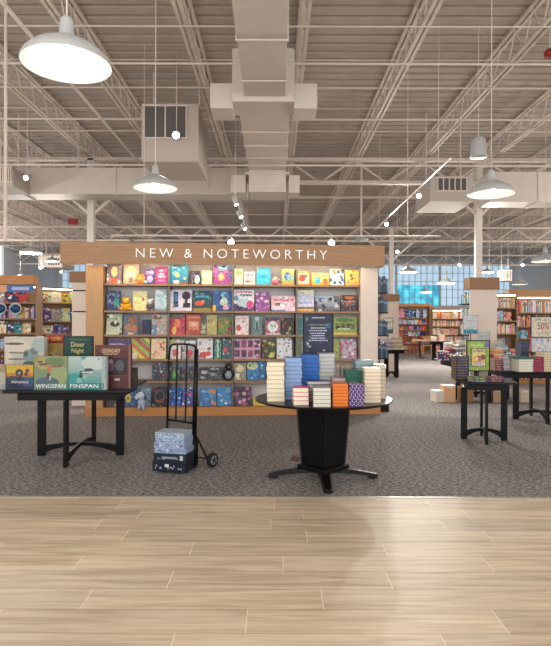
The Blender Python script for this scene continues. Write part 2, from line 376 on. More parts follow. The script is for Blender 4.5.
t = thing('alarm_beacon', 'red fire alarm beacon hanging at the upper right edge', 'alarm', (X(549, 9), 9, Z(56, 9)))
MB().lathe([(.001,0),(.09,0),(.09,.07),(.05,.12),(.001,.12)], 16).build('housing', M['red'], t, smooth=True)
MB().tube((0,0,.12), (0,0,HC+.01-Z(56,9)), .01).build('rod', M['joist'], t)
def pendant(px, py, wpx, dia, label, watts=None, cable=True):
    d = dia*F/wpx; x = X(px, d); z = Z(py, d); r = dia/2
    t = thing('pendant_lamp', label, 'lamp', (x, d, z), group='white dome pendant lamps')
    MB().lathe([(r, 0), (r*1.0, .012), (r*.93, .05), (r*.75, .10), (r*.45, .145), (r*.25, .17), (r*.17, .2), (r*.15, .28), (r*.09, .31), (.001, .315)], 40).build('shade', M['lampshell'], t, smooth=True)
    MB().lathe([(r*.985, .002), (r*.91, .045), (r*.73, .092), (r*.43, .135), (r*.2, .158), (.001, .16)], 40).build('reflector', M['lampin'], t, smooth=True)
    MB().ball((0, 0, .075), .052, sc=(1, 1, 1.15)).build('bulb', M['bulb'], t, smooth=True)
    MB().tube((0, 0, .125), (0, 0, .16), .025).build('socket', M['lampshell'], t)
    MB().tube((0, 0, .31), (0, 0, HC+.01-z), .005, 6).build('cable', M['joist'], t)
    if watts:
        if watts >= FAR_W: point(x, d, z-.13, watts*1.2, .06); return t
        ld = bpy.data.lights.new('lamp_or_fill_light', 'SPOT'); ld.energy = watts; ld.spot_size = math.radians(144); ld.spot_blend = .15
        ld.shadow_soft_size = .045; ld.color = (1, .91, .81); lo = bpy.data.objects.new('lamp_or_fill_light', ld); C.collection.objects.link(lo); lo.location = (x, d, z+.06)
    return t
pendant(66, 66, 88, .56, 'large lit dome pendant lamp nearest the camera at upper left', LAMP_W*.9)
pendant(155, 189, 43, .56, 'lit dome pendant lamp hanging in front of the long flat duct', LAMP_W)
pendant(491, 194, 45, .56, 'lit dome pendant lamp at right, in front of a white column', LAMP_W)
pendant(545, 261, 26, .56, 'lit dome pendant lamp low at the right edge', LAMP_W*1.6)
pendant(31, 254, 21, .56, 'lit dome pendant lamp above the left bookcases', FAR_W)
pendant(446, 283, 16, .56, 'far pendant lamp left of the tall cream end panel', FAR_W)
pendant(520, 284, 14, .56, 'far pendant lamp above the right bookcase header', LAMP_W*1.5)
pendant(408, 272, 17, .56, 'far pendant lamp in front of the cyan window', FAR_W)
pendant(30, 215, 30, .56, 'far pendant', None) if False else None
for x, y, e in ((-9, 11, 1), (9, 12, 1), (15, 24, 1.6), (-14.5, 24, 1.6), (-15.5, 30, 1)):
    point(x, y, 3.4, FAR_W*e)  # fixtureless fill outside the view, added to lift the far floor and ceiling
pendant(352, 263, 12, .56, 'far pendant lamp hidden beyond the display', FAR_W) if False else None
pendant(426, 292, 11, .56, 'farthest pendant lamp, added to brighten the back, before the cyan window', FAR_W*1.5)  # this pendant and the next two are added to light the back
pendant(487, 272, 12, .56, 'farthest pendant lamp, added to brighten the back, behind the white column', FAR_W*1.5)
pendant(52, 262, 13, .56, 'farthest pendant lamp, added to brighten the back, left of the display header', FAR_W*1.5)

# track lights
def track(p0, p1, label, heads, dirs=None):
    t = thing('track_rail', label, 'track light rail', p0)
    v = Vector(p1)-Vector(p0); mb = MB(); mb.tube((0,0,0), v, .015, 6); mb.build('rail', M['joist'], t)
    for k in (.1, .9): q = v*k; MB().tube(q, (q.x, q.y, HC+.01-p0[2]), .006, 5).build('hanger', M['joist'], t)
def head(x, y, z, label, aim=(0, -1, -.35), r=.05, watts=0):
    t = thing('track_light', label, 'spotlight', (x, y, z), group='spotlights on the ceiling tracks')
    a = Vector(aim).normalized(); c = Vector((0, 0, -.1))
    MB().tube(c-a*.1, c+a*.07, r, 16).build('can', M['lampshell'], t, smooth=False)
    MB().tube(c+a*.07, c+a*.075, r*.85, 16).build('lens', M['lens'], t)
    MB().tube((0,0,0), c, .01, 6).build('stem', M['lampshell'], t)
    if watts:
        ld = bpy.data.lights.new('spot_beam', 'SPOT'); ld.energy = watts; ld.spot_size = math.radians(125); ld.spot_blend = .6; ld.shadow_soft_size = .04; ld.color = (1, .93, .85)
        lo = bpy.data.objects.new('spot_beam', ld); C.collection.objects.link(lo); lo.location = Vector((x, y, z))+c+a*.12
        lo.rotation_euler = Vector((a.x, a.y, min(a.z, -.55))).to_track_quat('-Z', 'Y').to_euler()
track((2.75, 8.8, 4.03), (2.75, 15.5, 4.03), 'white lengthways light track over the right aisle', 0)
track((-.82, 10.8, 4.02), (-.82, 16.5, 4.02), 'white lengthways light track over the display header', 0)
track((-3.0, 10.2, 3.02), (3.0, 10.2, 3.02), 'white light track running above the display header', 0)
head(-.82, 11.4, 4.0, 'white spotlight nearest on the track over the middle duct end', (.3, -.2, -1), watts=140)
head(-.82, 12.8, 4.0, 'white spotlight in the middle of the track over the display', (.5, -.4, -1))
head(-.82, 14.4, 4.0, 'white spotlight furthest along the track over the display', (.5, -.4, -1), watts=420)
head(2.75, 10.8, 4.01, 'lit spotlight nearest on the right aisle track', (-.1, -1, -.6), watts=340)
head(2.75, 13.9, 4.01, 'lit spotlight furthest on the right aisle track', (-.1, -1, -.6), watts=420)
head(X(231,10.2), 10.2, 3.0, 'bright spotlight above the letter W on the header', (0, -1, -.25), .06, watts=80)
head(X(331,10.2), 10.2, 3.0, 'bright spotlight above the right end of the header', (0, -1, -.25), .06, watts=80)
head(X(177,10.5), 10.4, Z(135,10.4)+.1, 'bright spotlight under the boxy ceiling air unit', (0, -1, -.5), .07, watts=110)
pipe('conduit', [(X(177,10.5), 10.4, Z(135,10.4)+.1), (X(177,10.5), 10.4, HC-.05)], .008, 'thin drop rod holding the spotlight by the air unit', 'conduit')
for px, py, d, lb in ((27, 178, 12.9, 'lit spotlight beside the small vent at the left edge'), (41, 268, 24, 'upper lit spotlight in the distant group left of the display header'),
        (62, 272, 24, 'lower lit spotlight in the distant group left of the display header'), (20, 276, 24, 'distant lit spotlight above the far left bookcase'),
        (397, 251, 20, 'distant lit spotlight beside the right end of the header'), (459, 264, 22, 'distant lit spotlight left of the white column'),
        (489, 278, 20, 'lit spotlight over the tall cream end panel'), (522, 264, 24, 'distant lit spotlight right of the white column')):
    head(X(px,d), d, Z(py,d)+.1, lb, (-.1, -1, -.4), .06, watts=420)
    MB().tube((0,0,0), (0,0,HC-.05-Z(py,d)-.1), .01, 5).build('drop_rod', M['joist'], C.objects[-1] if False else [o for o in C.objects if o.name.startswith('track_light')][-1])
t = tag(MB().box(X(68,20), X(77,20), 20, 20.1, Z(225,20), Z(219,20)).build('exit_sign', M['red']), 'small dark red sign hanging left of the left column', 'sign')
tag(MB().tube((X(72.5,20), 20.05, Z(219,20)), (X(72.5,20), 20.05, HC-.05), .012, 6).build('hanging_rod', M['joist']), 'thin rod holding the dark red sign', 'rod')

# ------------------------------------------------------------------ printed covers
PAL = {'red': '#b5322c', 'crimson': '#8f1c3a', 'orange': '#d9782a', 'yellow': '#e0bb42', 'cream': '#dfd3b4', 'white': '#dcdcd8', 'grey': '#8e8e92',
       'black': '#1c1c20', 'navy': '#1c2a52', 'blue': '#2d5fa8', 'light blue': '#8fb4d8', 'teal': '#1f7f86', 'green': '#3f7d46', 'lime': '#9dbb4a',
       'purple': '#5b3a7c', 'pink': '#d98aa2', 'magenta': '#a8286e', 'brown': '#7a4e30', 'tan': '#c09a6c', 'peach': '#e0b090', 'maroon': '#5c1f28', 'pale green': '#c4d4a8'}
def col(c): return lin(PAL.get(c, c)) if isinstance(c, str) else lin(c)
def paint(w, h, ops, seed=0, cell=.009, detail=True):
    nx = max(5, int(round(w/cell))); ny = max(5, int(round(h/cell))); R = random.Random(seed); base = col('white')
    g = [[base]*nx for _ in range(ny)]
    def put(fn, c):
        c = col(c)
        for j in range(ny):
            for i in range(nx):
                if fn((i+.5)/nx, (j+.5)/ny): g[j][i] = c
    for o in ops:
        k = o[0]
        if k == 'bg': put(lambda u, v: True, o[1])
        elif k == 'g':
            a, b = col(o[1]), col(o[2])
            for j in range(ny):
                t = j/(ny-1); g[j] = [tuple(a[q]*(1-t)+b[q]*t for q in range(3))+(1,)]*nx
        elif k == 'd': put(lambda u, v: ((u-o[1])/o[3])**2+((v-o[2])/o[4])**2 < 1, o[5])
        elif k == 'r': put(lambda u, v: o[1] <= u < o[3] and o[2] <= v < o[4], o[5])
        elif k == 'f':
            e = o[2] if len(o) > 2 else .08; put(lambda u, v: u < e or u > 1-e or v < e*w/h or v > 1-e*w/h, o[1])
        elif k == 'n':
            for j in range(ny):
                for i in range(nx):
                    if R.random() < o[2]: g[j][i] = col(R.choice(o[1]))
        elif k == 'b':
            for _ in range(o[2]):
                cx, cy, r = R.random(), R.random(), R.uniform(.06, .17) if len(o) < 4 else o[3]; c = R.choice(o[1])
                put(lambda u, v: ((u-cx)/r)**2+((v-cy)/(r*w/h))**2 < 1, c)
        elif k == 't':                     # a line of small lettering-like marks
            y, x0, x1, c = o[1:5]; hh = o[5] if len(o) > 5 else .06; put_c = col(c)
            for j in range(ny):
                v = (j+.5)/ny
                if abs(v-y) < hh/2+1e-6:
                    for i in range(nx):
                        u = (i+.5)/nx
                        if x0 < u < x1 and (R.random() < .68): g[j][i] = put_c
        elif k == 's':                     # diagonal or straight stripes
            a, n_, cs = o[1], o[2], o[3]
            for j in range(ny):
                for i in range(nx):
                    u, v = (i+.5)/nx, (j+.5)/ny; p = (u*math.cos(a)+v*math.sin(a))*n_
                    g[j][i] = col(cs[int(p) % len(cs)])
    pool = list({c for row in g for c in row}); Q = random.Random(seed+99)
    if detail and len(pool) > 1:
        for _ in range(int(nx*ny*(.10 if detail is True else .012))):           # small shapes of the printed picture
            i, j = Q.randrange(nx), Q.randrange(ny); c = Q.choice(pool); a = Q.choice((1, 1, 2)); b_ = Q.choice((1, 1, 2))
            for jj in range(j, min(ny, j+b_)):
                for ii in range(i, min(nx, i+a)): g[jj][ii] = tuple(.45*p+.55*q for p, q in zip(g[jj][ii], c))
    if detail:
        for j in range(ny):
            for i in range(nx):
                k = Q.uniform(.72, 1.3) if detail is True else Q.uniform(.93, 1.07); g[j][i] = tuple(min(1, v*k) for v in g[j][i][:3])+(1,)
    return g, nx, ny
def book_mb(w, h, t, ops, seed=0, cell=.009, spine=None, pages='#e6dcc4', mb=None, m=None, box=False):
    """upright: front cover at y=0 facing -y, bottom at z=0, centred on x"""
    mb = mb or MB(); g, nx, ny = paint(w, h, ops, seed, cell); sp = spine or g[ny//2][0]; sp = col(sp) if isinstance(sp, str) else sp
    vs = [(-w/2+w*i/nx, 0, h*j/ny) for j in range(ny+1) for i in range(nx+1)]
    fs = [(j*(nx+1)+i, j*(nx+1)+i+1, (j+1)*(nx+1)+i+1, (j+1)*(nx+1)+i) for j in range(ny) for i in range(nx)]
    mb.add(vs, fs, [g[j][i] for j in range(ny) for i in range(nx)], m)
    c = .0025; pg = sp if box else col(pages)
    def strip(x0, x1, y0, y1, z0, z1, cc): mb.box(x0, x1, y0, y1, z0, z1, cc, m)
    if box: strip(-w/2, w/2, .0005, t, 0, h, sp)
    else:
        strip(-w/2, w/2, .0005, c, 0, h, sp); strip(-w/2, w/2, t-c, t, 0, h, sp); strip(-w/2, -w/2+c, c, t-c, 0, h, sp)
        strip(-w/2+c, w/2-.004, c, t-c, .004, h-.004, pg)
    return mb

# ------------------------------------------------------------------ main display bookcase
YAW = math.radians(4.0); OX, OY = -.8, 8.70
def dlx(px): u = (px-VX)/F; return (u*OY-OX)/(math.cos(YAW)-u*math.sin(YAW))
def dw(lx, ly, lz=0): return (OX+lx*math.cos(YAW)-ly*math.sin(YAW), OY+lx*math.sin(YAW)+ly*math.cos(YAW), lz)
SHZ = [2.03, 1.615, 1.245, .868, .53, .13]      # shelf tops, from the top down
xa, xb = dlx(103), dlx(360.5); bay = [dlx(p) for p in (103, 168.5, 232.5, 297, 360.5)]
ds = thing('display_bookcase', 'wide honey wood display bookcase with a lettered header', 'bookcase', (OX, OY, 0), YAW)
hx0, hx1 = dlx(60)+.08, dlx(380)
HB, HT = 2.305, 2.625
hm = MB().box(hx0, hx1, -.26, -.235, HB, HT).box(hx0, hx0+.025, -.234, .40, HB, HT).box(hx1-.025, hx1, -.234, .40, HB, HT).box(hx0+.026, hx1-.026, -.234, .40, HB+.07, HB+.1)
hd = hm.build('header', M['wood'], ds)
tx0, tx1 = dlx(137)+.03, dlx(324)
lt = text('letter', 'NEW & NOTEWORTHY', tx1-tx0, .135, .02, M['steel'], hd, ((tx0+tx1)/2, -.272, (HB+HT)/2+.005), space=1.45, thin=-.012)
bm = bmesh.new(); bm.from_mesh(lt.data); bm.verts.ensure_lookup_table(); bm.verts.index_update(); seen = set()
for v0 in bm.verts:
    if v0.index in seen: continue
    isl = []; stk_ = [v0]; seen.add(v0.index)
    while stk_:
        v = stk_.pop(); isl.append(v)
        for e in v.link_edges:
            o2 = e.other_vert(v)
            if o2.index not in seen: seen.add(o2.index); stk_.append(o2)
    ids = {v.index: k for k, v in enumerate(isl)}; fset = {f for v in isl for f in v.link_faces}
    me = bpy.data.meshes.new('letter'); me.from_pydata([tuple(v.co) for v in isl], [], [[ids[v.index] for v in f.verts] for f in fset]); me.materials.append(M['steel'])
    o = bpy.data.objects.new('letter', me); C.collection.objects.link(o); o.parent = hd; o.location = lt.location; o.rotation_euler = lt.rotation_euler
bm.free(); bpy.data.objects.remove(lt)
MB().box(xa+.05, xb-.05, -.225, -.18, HB+.045, HB+.069).build('light_strip', M['topstrip'], ds)
MB().box(hx0+.08, dlx(84), -.225, -.18, HB+.045, HB+.069).build('light_strip', M['topstrip'], ds)
MB().box(dlx(86), xa, -.02, .36, 0, HB).build('side_panel', M['woodv'], ds)
MB().box(xb, dlx(377.5), -.02, .36, 0, HB).build('side_panel', M['cream'], ds)
MB().box(xa, xb, .34, .36, .0, HB+.069).build('back_panel', M['back'], ds)
MB().box(dlx(86), dlx(380), -.05, .33, 0, .128).build('plinth', M['plinth'], ds)
for k in range(1, 4): MB().box(bay[k]-.012, bay[k]+.012, .03, .335, .13, HB-.03).build('divider', M['divider'], ds)
for k in range(4):
    for z in SHZ[:-1]: MB().box(bay[k]+.013, bay[k+1]-.013, 0, .335, z-.030, z).build('shelf', M['shelfwood'], ds)
MB().box(dlx(86)+.1, dlx(377), .36, .40, 0, 2.2).build('rear_panel', M['cream'], ds)

SHW = ['top shelf', 'second shelf', 'third shelf', 'fourth shelf', 'fifth shelf', 'bottom shelf']
BYW = ['leftmost bay', 'second bay from left', 'third bay from left', 'rightmost bay']
W_, K_ = 'white', 'black'
# (pixel left, pixel right, pixel top, ops, description, kind)
ROWS = {
0: [(105, 120.5, 264, [('bg', '#7c6874'), ('b', ['#e6ddd6', '#c9b8b0'], 9), ('d', .5, .6, .22, .25, '#e8cf8a'), ('d', .5, .15, .3, .15, '#c9603c')], 'mauve picture book with golden figure'),
    (122, 137.5, 265, [('bg', '#dcae8c'), ('d', .5, .5, .36, .42, '#dfe0b0'), ('t', .7, .3, .7, '#9aa860'), ('d', .5, .2, .18, .16, '#8a7a66')], 'peach book with pale green oval'),
    (143, 153.5, 269.5, [('bg', '#5c3f8a'), ('d', .3, .75, .2, .12, '#a8a0c8'), ('d', .72, .78, .2, .12, '#d4cce0'), ('d', .55, .35, .3, .22, '#c9c0d8'), ('b', ['#2a3a80', '#b04a8a'], 4)], 'small violet book with pale animals'),
    (154, 167, 267, [('bg', '#a82a72'), ('t', .78, .25, .75, '#f0d8e4', .09), ('t', .58, .25, .75, '#f0d8e4', .12), ('t', .42, .2, .8, '#f0d8e4', .1), ('r', .2, .15, .8, .24, '#d870a8')], 'magenta book with white title'),
    (169, 187.5, 265, [('g', '#0c5c90', '#2ab0c8'), ('b', ['#1a88c0', '#48c8d8', '#145078'], 9), ('t', .85, .1, .8, W_, .1), ('d', .3, .55, .17, .12, '#78d0c0'), ('b', ['#d8c060', '#3a7058'], 3), ('d', .35, .12, .18, .1, W_), ('r', .5, 0, 1, .14, '#7c5840')], 'turquoise ocean scene picture book'),
    (189, 200, 271, [('bg', '#242030'), ('d', .7, .35, .25, .3, '#ece8e0'), ('d', .35, .6, .25, .18, '#58506c'), ('f', '#3a2c28', .06)], 'small black book with white bird'),
    (201, 212, 271, [('bg', '#c9d8a8'), ('d', .5, .65, .35, .25, '#dce4c0'), ('b', ['#78b890', '#d8a870'], 6, .08)], 'pale green and cream book'),
    (213, 232, 265, [('bg', '#9a3c88'), ('r', 0, .7, 1, 1, '#30b8b8'), ('t', .85, .15, .75, '#a8ece4', .13), ('d', .4, .4, .18, .22, '#f09858'), ('b', ['#6850b0', '#d86098', '#3c4c98'], 8), ('d', .4, .4, .12, .16, '#f8b878')], 'teal and magenta fantasy book'),
    (234, 243, 269, [('bg', '#d4dcb8'), ('d', .5, .75, .35, .18, '#94b078'), ('d', .5, .25, .3, .16, W_), ('t', .5, .1, .9, '#b05848')], 'cream and green narrow book'),
    (243.5, 255.5, 272, [('bg', '#ecdcd4'), ('t', .75, .08, .92, '#c85060', .16), ('t', .25, .08, .92, '#c83a48', .2), ('t', .5, .1, .9, '#d88890', .12)], 'white book with rows of red marks'),
    (256.5, 271, 268, [('bg', '#1cb4d8'), ('d', .5, .75, .3, .14, '#58d8e8'), ('t', .5, .2, .8, '#0c88b8', .12), ('r', 0, .86, .12, 1, '#c89878'), ('t', .28, .15, .85, '#78e4ec')], 'bright cyan book'),
    (282, 295, 269, [('g', '#6aa060', '#e0d468'), ('d', .45, .55, .28, .25, '#3868b8'), ('r', 0, 0, 1, .12, '#e09040'), ('b', ['#e8e4d0', '#78b0d8'], 5, .1)], 'yellow and green book with blue figure'),
    (297, 311, 271, [('bg', '#e88c30'), ('r', .12, .12, .88, .85, '#f4e0c0'), ('d', .4, .5, .24, .26, '#c83c34'), ('d', .68, .62, .14, .12, '#404048'), ('r', .2, .9, .9, 1, '#f0c878')], 'orange framed book with red art'),
    (312, 330, 273, [('g', '#e0a030', '#f4d878'), ('d', .35, .4, .18, .32, '#2cb0d0'), ('d', .78, .3, .14, .24, '#d83c30'), ('t', .8, .4, .9, '#5878b8', .12)], 'wide yellow book with blue drop'),
    (330.5, 345, 269, [('bg', '#e8e8e4'), ('b', ['#2c4c88', '#e09838', '#5878a8', '#384860'], 14, .11)], 'white book with blue and orange dots'),
    (346, 360, 270, [('g', '#e8b848', '#f4d870'), ('b', ['#e89060', '#f0e0a0', '#d878a0'], 7, .1)], 'yellow activity book with number five')],
1: [(105, 119.5, 291, [('bg', '#26386c'), ('d', .3, .75, .22, .14, '#101c40'), ('b', ['#2f7888', '#6c4c90', '#8890b0'], 10), ('d', .7, .4, .2, .2, '#3c9080'), ('b', ['#a878a0'], 3, .09)], 'dark blue illustrated book with purple shapes'),
    (131.5, 146, 292, [('bg', '#e8e0a0'), ('t', .7, .25, .6, '#c8a868'), ('d', .72, .6, .08, .12, '#c07048'), ('b', ['#d0d080', '#f0ecc8'], 6)], 'pale yellow picture book'),
    (153.5, 167, 290, [('bg', '#b4ccd4'), ('b', ['#dce8e8', '#98b8c0', '#c8d8dc'], 10), ('r', .9, 0, 1, 1, '#3c8878'), ('r', .0, 0, .9, .1, '#8098a8')], 'ice blue book with pale figures'),
    (169, 191.5, 290, [('bg', '#d0ccd8'), ('r', .16, .18, .38, .9, '#28345c'), ('r', .2, .45, .34, .8, '#3878b0'), ('d', .74, .72, .2, .2, '#3c2440'), ('r', .68, .2, .8, .7, '#2c2038'), ('r', .6, .15, .92, .38, '#241c30')], 'white boxed set of two dark toys', 1),
    (192, 211.5, 291, [('g', '#2c4438', '#0c4468'), ('t', .85, .12, .6, '#a8c8d0'), ('t', .7, .15, .85, '#58c0d8', .11), ('d', .35, .38, .25, .12, '#c84830'), ('b', ['#d89040', '#589048'], 5, .08), ('r', 0, 0, 1, .14, '#908040')], 'dark teal adventure book with red creature'),
    (212, 231.5, 291, [('g', '#284878', '#2c60a8'), ('d', .62, .8, .18, .14, '#70d0d0'), ('d', .6, .42, .2, .28, '#b0c8b0'), ('d', .7, .2, .18, .14, '#d898b0'), ('r', 0, 0, .16, .28, '#e0a838'), ('b', ['#183058', '#6080c0'], 6, .09)], 'blue book with pale green figure'),
    (233.5, 254.5, 290, [('bg', '#ece8ec'), ('t', .9, .1, .9, '#d05878', .08), ('t', .76, .3, .9, '#3c5888', .1), ('r', 0, 0, 1, .35, '#4c3468'), ('d', .5, .38, .35, .22, '#a8c0d0'), ('d', .8, .3, .18, .2, '#c83c78'), ('d', .12, .6, .12, .12, '#4898a8'), ('d', .3, .12, .2, .1, '#282440')], 'white, pink and navy unicorn style box', 1),
    (255.5, 270, 292, [('bg', '#88508c'), ('b', ['#d890b8', '#b8a8d0', '#4c2c60', '#e8c8d8', '#7048a0'], 18, .1)], 'violet and pink collage book'),
    (271.5, 296, 296, [('bg', '#d8c4d0'), ('r', 0, .85, 1, 1, '#ecc0c8'), ('t', .74, .05, .95, '#c03c44', .16), ('r', .15, .35, .5, .55, '#605060'), ('b', ['#f0e8e8', '#a8a0c0', '#e0a0a8'], 8, .08), ('r', 0, 0, .6, .12, '#7878b0')], 'wide pink box with red band', 1),
    (297.5, 315, 290, [('bg', '#ccd0e0'), ('r', 0, .88, 1, 1, '#e8e0b8'), ('t', .55, .1, .9, '#a0b8d8', .14), ('t', .4, .1, .9, '#8090c0', .1), ('r', 0, .12, 1, .2, '#404468'), ('r', 0, 0, 1, .12, '#d8a858')], 'pale white and lilac book'),
    (316, 341, 296, [('g', '#484850', '#b8c8d8'), ('t', .85, .05, .4, '#2c78b8', .14), ('b', ['#a8a0a0', '#303038', '#c8c0b8', '#686068'], 20, .08)], 'wide grey city skyline book'),
    (341.5, 358.5, 295, [('bg', '#302c34'), ('d', .55, .85, .3, .1, '#d87838'), ('t', .62, .1, .9, '#c0b8b0', .08), ('t', .45, .1, .9, '#888080', .08), ('d', .5, .52, .15, .06, '#c05030'), ('b', ['#a05060', '#8890a0'], 6, .07)], 'black book with orange top')],
2: [(104.5, 121, 313.5, [('g', '#c8d0b0', '#98a890'), ('d', .55, .5, .3, .13, '#40281c'), ('d', .3, .9, .2, .08, '#e8e8d8'), ('b', ['#608858', '#e0dcc8', '#384838'], 7, .09)], 'pale green nature book with dark bowl'),
    (122, 137, 315, [('bg', '#586078'), ('d', .6, .7, .28, .22, '#8c5838'), ('d', .35, .35, .26, .2, '#a07860'), ('d', .75, .3, .2, .18, '#c07038'), ('r', .3, 0, .7, .1, '#d0b8a0')], 'brown bears picture book'),
    (141, 150, 320, [('bg', '#101c44'), ('r', .3, .7, .6, .85, '#384878'), ('d', .5, .35, .25, .2, '#0a1230')], 'small navy boxed item', 1),
    (150.5, 167, 315, [('bg', '#a8a498'), ('d', .35, .85, .3, .1, '#605840'), ('r', 0, 0, .35, .5, '#5880a8'), ('b', ['#d8c8b8', '#d06888', '#e0b8a0'], 10, .08)], 'grey and cream book with pink dots'),
    (168.8, 184.5, 314, [('bg', '#b82848'), ('r', 0, .8, 1, 1, '#386858'), ('d', .5, .55, .2, .2, '#e88840'), ('d', .3, .2, .14, .2, '#e8c050'), ('b', ['#e84848', '#284878', '#d04878'], 8)], 'crimson flame coloured book'),
    (185, 201, 314, [('bg', '#b84c34'), ('t', .85, .1, .9, '#e0a080', .1), ('r', .15, .25, .85, .65, '#d08068'), ('t', .5, .2, .8, '#e8c0a0', .2), ('f', '#883028', .08)], 'brick red book with pale title'),
    (206, 217, 315, [('bg', '#b0a868'), ('b', ['#d8d098', '#788048', '#c07848'], 10, .1)], 'olive and yellow book'),
    (217.5, 231.5, 318, [('bg', '#688048'), ('b', ['#a8a858', '#385830', '#c06040', '#284028'], 12, .11), ('d', .85, .3, .14, .14, '#902838')], 'green jungle book with red spot'),
    (235, 249, 316, [('bg', '#e4dcdc'), ('t', .85, .1, .9, '#c8a0a8'), ('d', .25, .35, .18, .16, '#c84838'), ('b', ['#d87860', '#b0b8b8', '#e0a8a0'], 9, .09)], 'white book with red patches'),
    (252, 262.5, 316, [('bg', '#607c80'), ('d', .5, .85, .25, .1, '#b8c8c8'), ('r', .3, .3, .7, .75, '#90a890'), ('r', .4, .2, .6, .7, '#285058')], 'grey teal narrow book'),
    (265.5, 281, 317.5, [('bg', '#a85870'), ('r', 0, .8, 1, 1, '#1c2448'), ('d', .5, .45, .36, .32, '#e0e8e0'), ('t', .5, .3, .7, '#98b0a0', .12), ('r', 0, 0, 1, .1, '#c8c0c8')], 'rose book with white circle'),
    (281.5, 294.5, 317.5, [('bg', '#201c1c'), ('b', ['#a03c34', '#587840', '#c0a880', '#484440'], 14, .09)], 'black book with red and green fruit pattern'),
    (297.5, 306, 318, [('bg', '#3c7070'), ('b', ['#285050', '#609890'], 6)], 'teal book half hidden by the navy sign'),
    (326, 333.5, 318, [('bg', '#b89058'), ('b', ['#d8b888', '#806040'], 5)], 'tan book just behind the navy sign'),
    (334, 358.5, 317.5, [('bg', '#88a050'), ('d', .5, .85, .4, .12, '#587840'), ('t', .5, .08, .92, '#182018', .3), ('t', .35, .2, .7, '#e8e8d8', .08), ('r', 0, 0, 1, .12, '#d0b048')], 'wide green and yellow book with black lettering')],
3: [(105.5, 129.5, 340, [('bg', '#4c3468'), ('t', .75, .1, .7, '#c8b8d8', .12), ('t', .5, .1, .6, '#8870a0')], 'wide purple book behind the maroon box'),
    (130, 149, 338.5, [('s', .9, 6, ['#b83850', '#78a040', '#d8c858', '#c06048', '#90b848']), ('r', 0, 0, .3, .3, '#e0c8c0')], 'red and lime striped book'),
    (150, 165.5, 339, [('bg', '#e8cc98'), ('d', .5, .5, .34, .4, '#e8c0a8'), ('b', ['#b87858', '#d8a070', '#a04838'], 12, .08), ('f', '#e8d8a0', .08)], 'cream book with floral face art'),
    (169, 180.5, 340, [('bg', '#d8d4cc'), ('r', 0, .8, .6, 1, '#a8b858'), ('d', .5, .3, .3, .2, '#c84848'), ('b', ['#b8b0b0', '#e0a090'], 6, .1)], 'pale comic book with red dot'),
    (181, 195.5, 341, [('bg', '#9c9aa0'), ('r', 0, .85, 1, 1, '#d8e0e4'), ('d', .5, .3, .3, .2, '#c84040'), ('b', ['#e0dcdc', '#585860'], 8, .1)], 'grey comic book with red figure'),
    (196.5, 213, 338.5, [('bg', '#dcdcdc'), ('b', ['#a0a0a8', '#707078'], 6, .12), ('d', .4, .2, .26, .13, '#c82828'), ('d', .7, .25, .18, .11, '#d03830'), ('f', '#b8b8bc', .04)], 'white book with two red cats'),
    (214, 221.5, 339, [('bg', '#28785c'), ('t', .5, .35, .65, '#e8e8e0', .9)], 'green book with vertical white lettering'),
    (222, 232, 339, [('bg', '#284860'), ('d', .3, .45, .22, .14, '#c84838'), ('b', ['#c0c8d0', '#188078', '#e0b048'], 6, .1)], 'dark teal superhero style book'),
    (233.5, 261, 339, [('bg', '#c890b0')]+[('r', .03+.25*i, .08+.5*j, .22+.25*i, .42+.5*j, ['#4c3048', '#2c2430', '#7c3c58'][(i+j) % 3]) for i in range(4) for j in range(2)]+[('b', ['#d8b0c8', '#b04870'], 8, .05)], 'pink sheet book with eight dark pictures'),
    (262, 276, 340, [('bg', '#2c3024'), ('b', ['#808838', '#c8c070', '#485028', '#a05050'], 12, .11), ('d', .75, .2, .16, .14, '#c8c860')], 'dark green and yellow book'),
    (277, 293, 337, [('bg', '#dcdce4'), ('b', ['#5898b0', '#c86880', '#8888b8', '#98a848', '#404870'], 20, .06)], 'white book with coloured doodles'),
    (297.5, 303, 340, [('bg', '#587850'), ('b', ['#a8a868'], 4)], 'green book left of the navy sign'),
    (334, 341, 339, [('bg', '#8c9850'), ('b', ['#c8c878', '#405830'], 6)], 'olive book right of the navy sign'),
    (341.5, 358, 339, [('bg', '#b0a8b8'), ('b', ['#c83848', '#28386c', '#e8e4e4', '#b04878'], 26, .08)], 'red, white and navy burst book')],
4: [(104.5, 128, 363, [('bg', '#342c3c'), ('b', ['#584868', '#806050'], 6)], 'dark book hidden behind the maroon box'),
    (151, 166, 363, [('bg', '#30343c'), ('b', ['#8898a8', '#c8ccd0', '#486888', '#983c40'], 14, .08), ('f', '#484c54', .05)], 'dark grey book with pale blue figures'),
    (169, 180.5, 366, [('bg', '#183438'), ('d', .4, .4, .14, .3, '#58a848'), ('r', 0, .8, 1, 1, '#285060'), ('b', ['#b04858', '#c0b8b0'], 4, .07)], 'dark teal box with green figure', 1),
    (181, 193.5, 366, [('bg', '#242c34'), ('r', 0, .8, 1, 1, '#285060'), ('b', ['#808488', '#984840'], 7, .08)], 'dark box with red trim', 1),
    (197, 225, 367, [('bg', '#181a20'), ('d', .25, .6, .12, .14, '#a8a8b0'), ('d', .55, .45, .1, .12, '#888890'), ('t', .85, .45, .8, '#c8c8c8', .08), ('d', .18, .2, .08, .1, '#98a098')], 'long black box with silver art', 1),
    (233.5, 246.5, 363, [('bg', '#8c8878'), ('d', .5, .68, .32, .2, '#e0d8a8'), ('d', .3, .25, .2, .18, '#e0dcd0'), ('b', ['#584c40', '#d8c8a0'], 6, .09)], 'grey and cream moonlit book'),
    (247, 266, 362, [('bg', '#1c6cb0'), ('r', .55, 0, 1, 1, '#105898'), ('d', .3, .78, .3, .22, '#d8d070'), ('b', ['#48a0d0', '#78c8e0', '#188878'], 12, .07)], 'blue book with big yellow moon'),
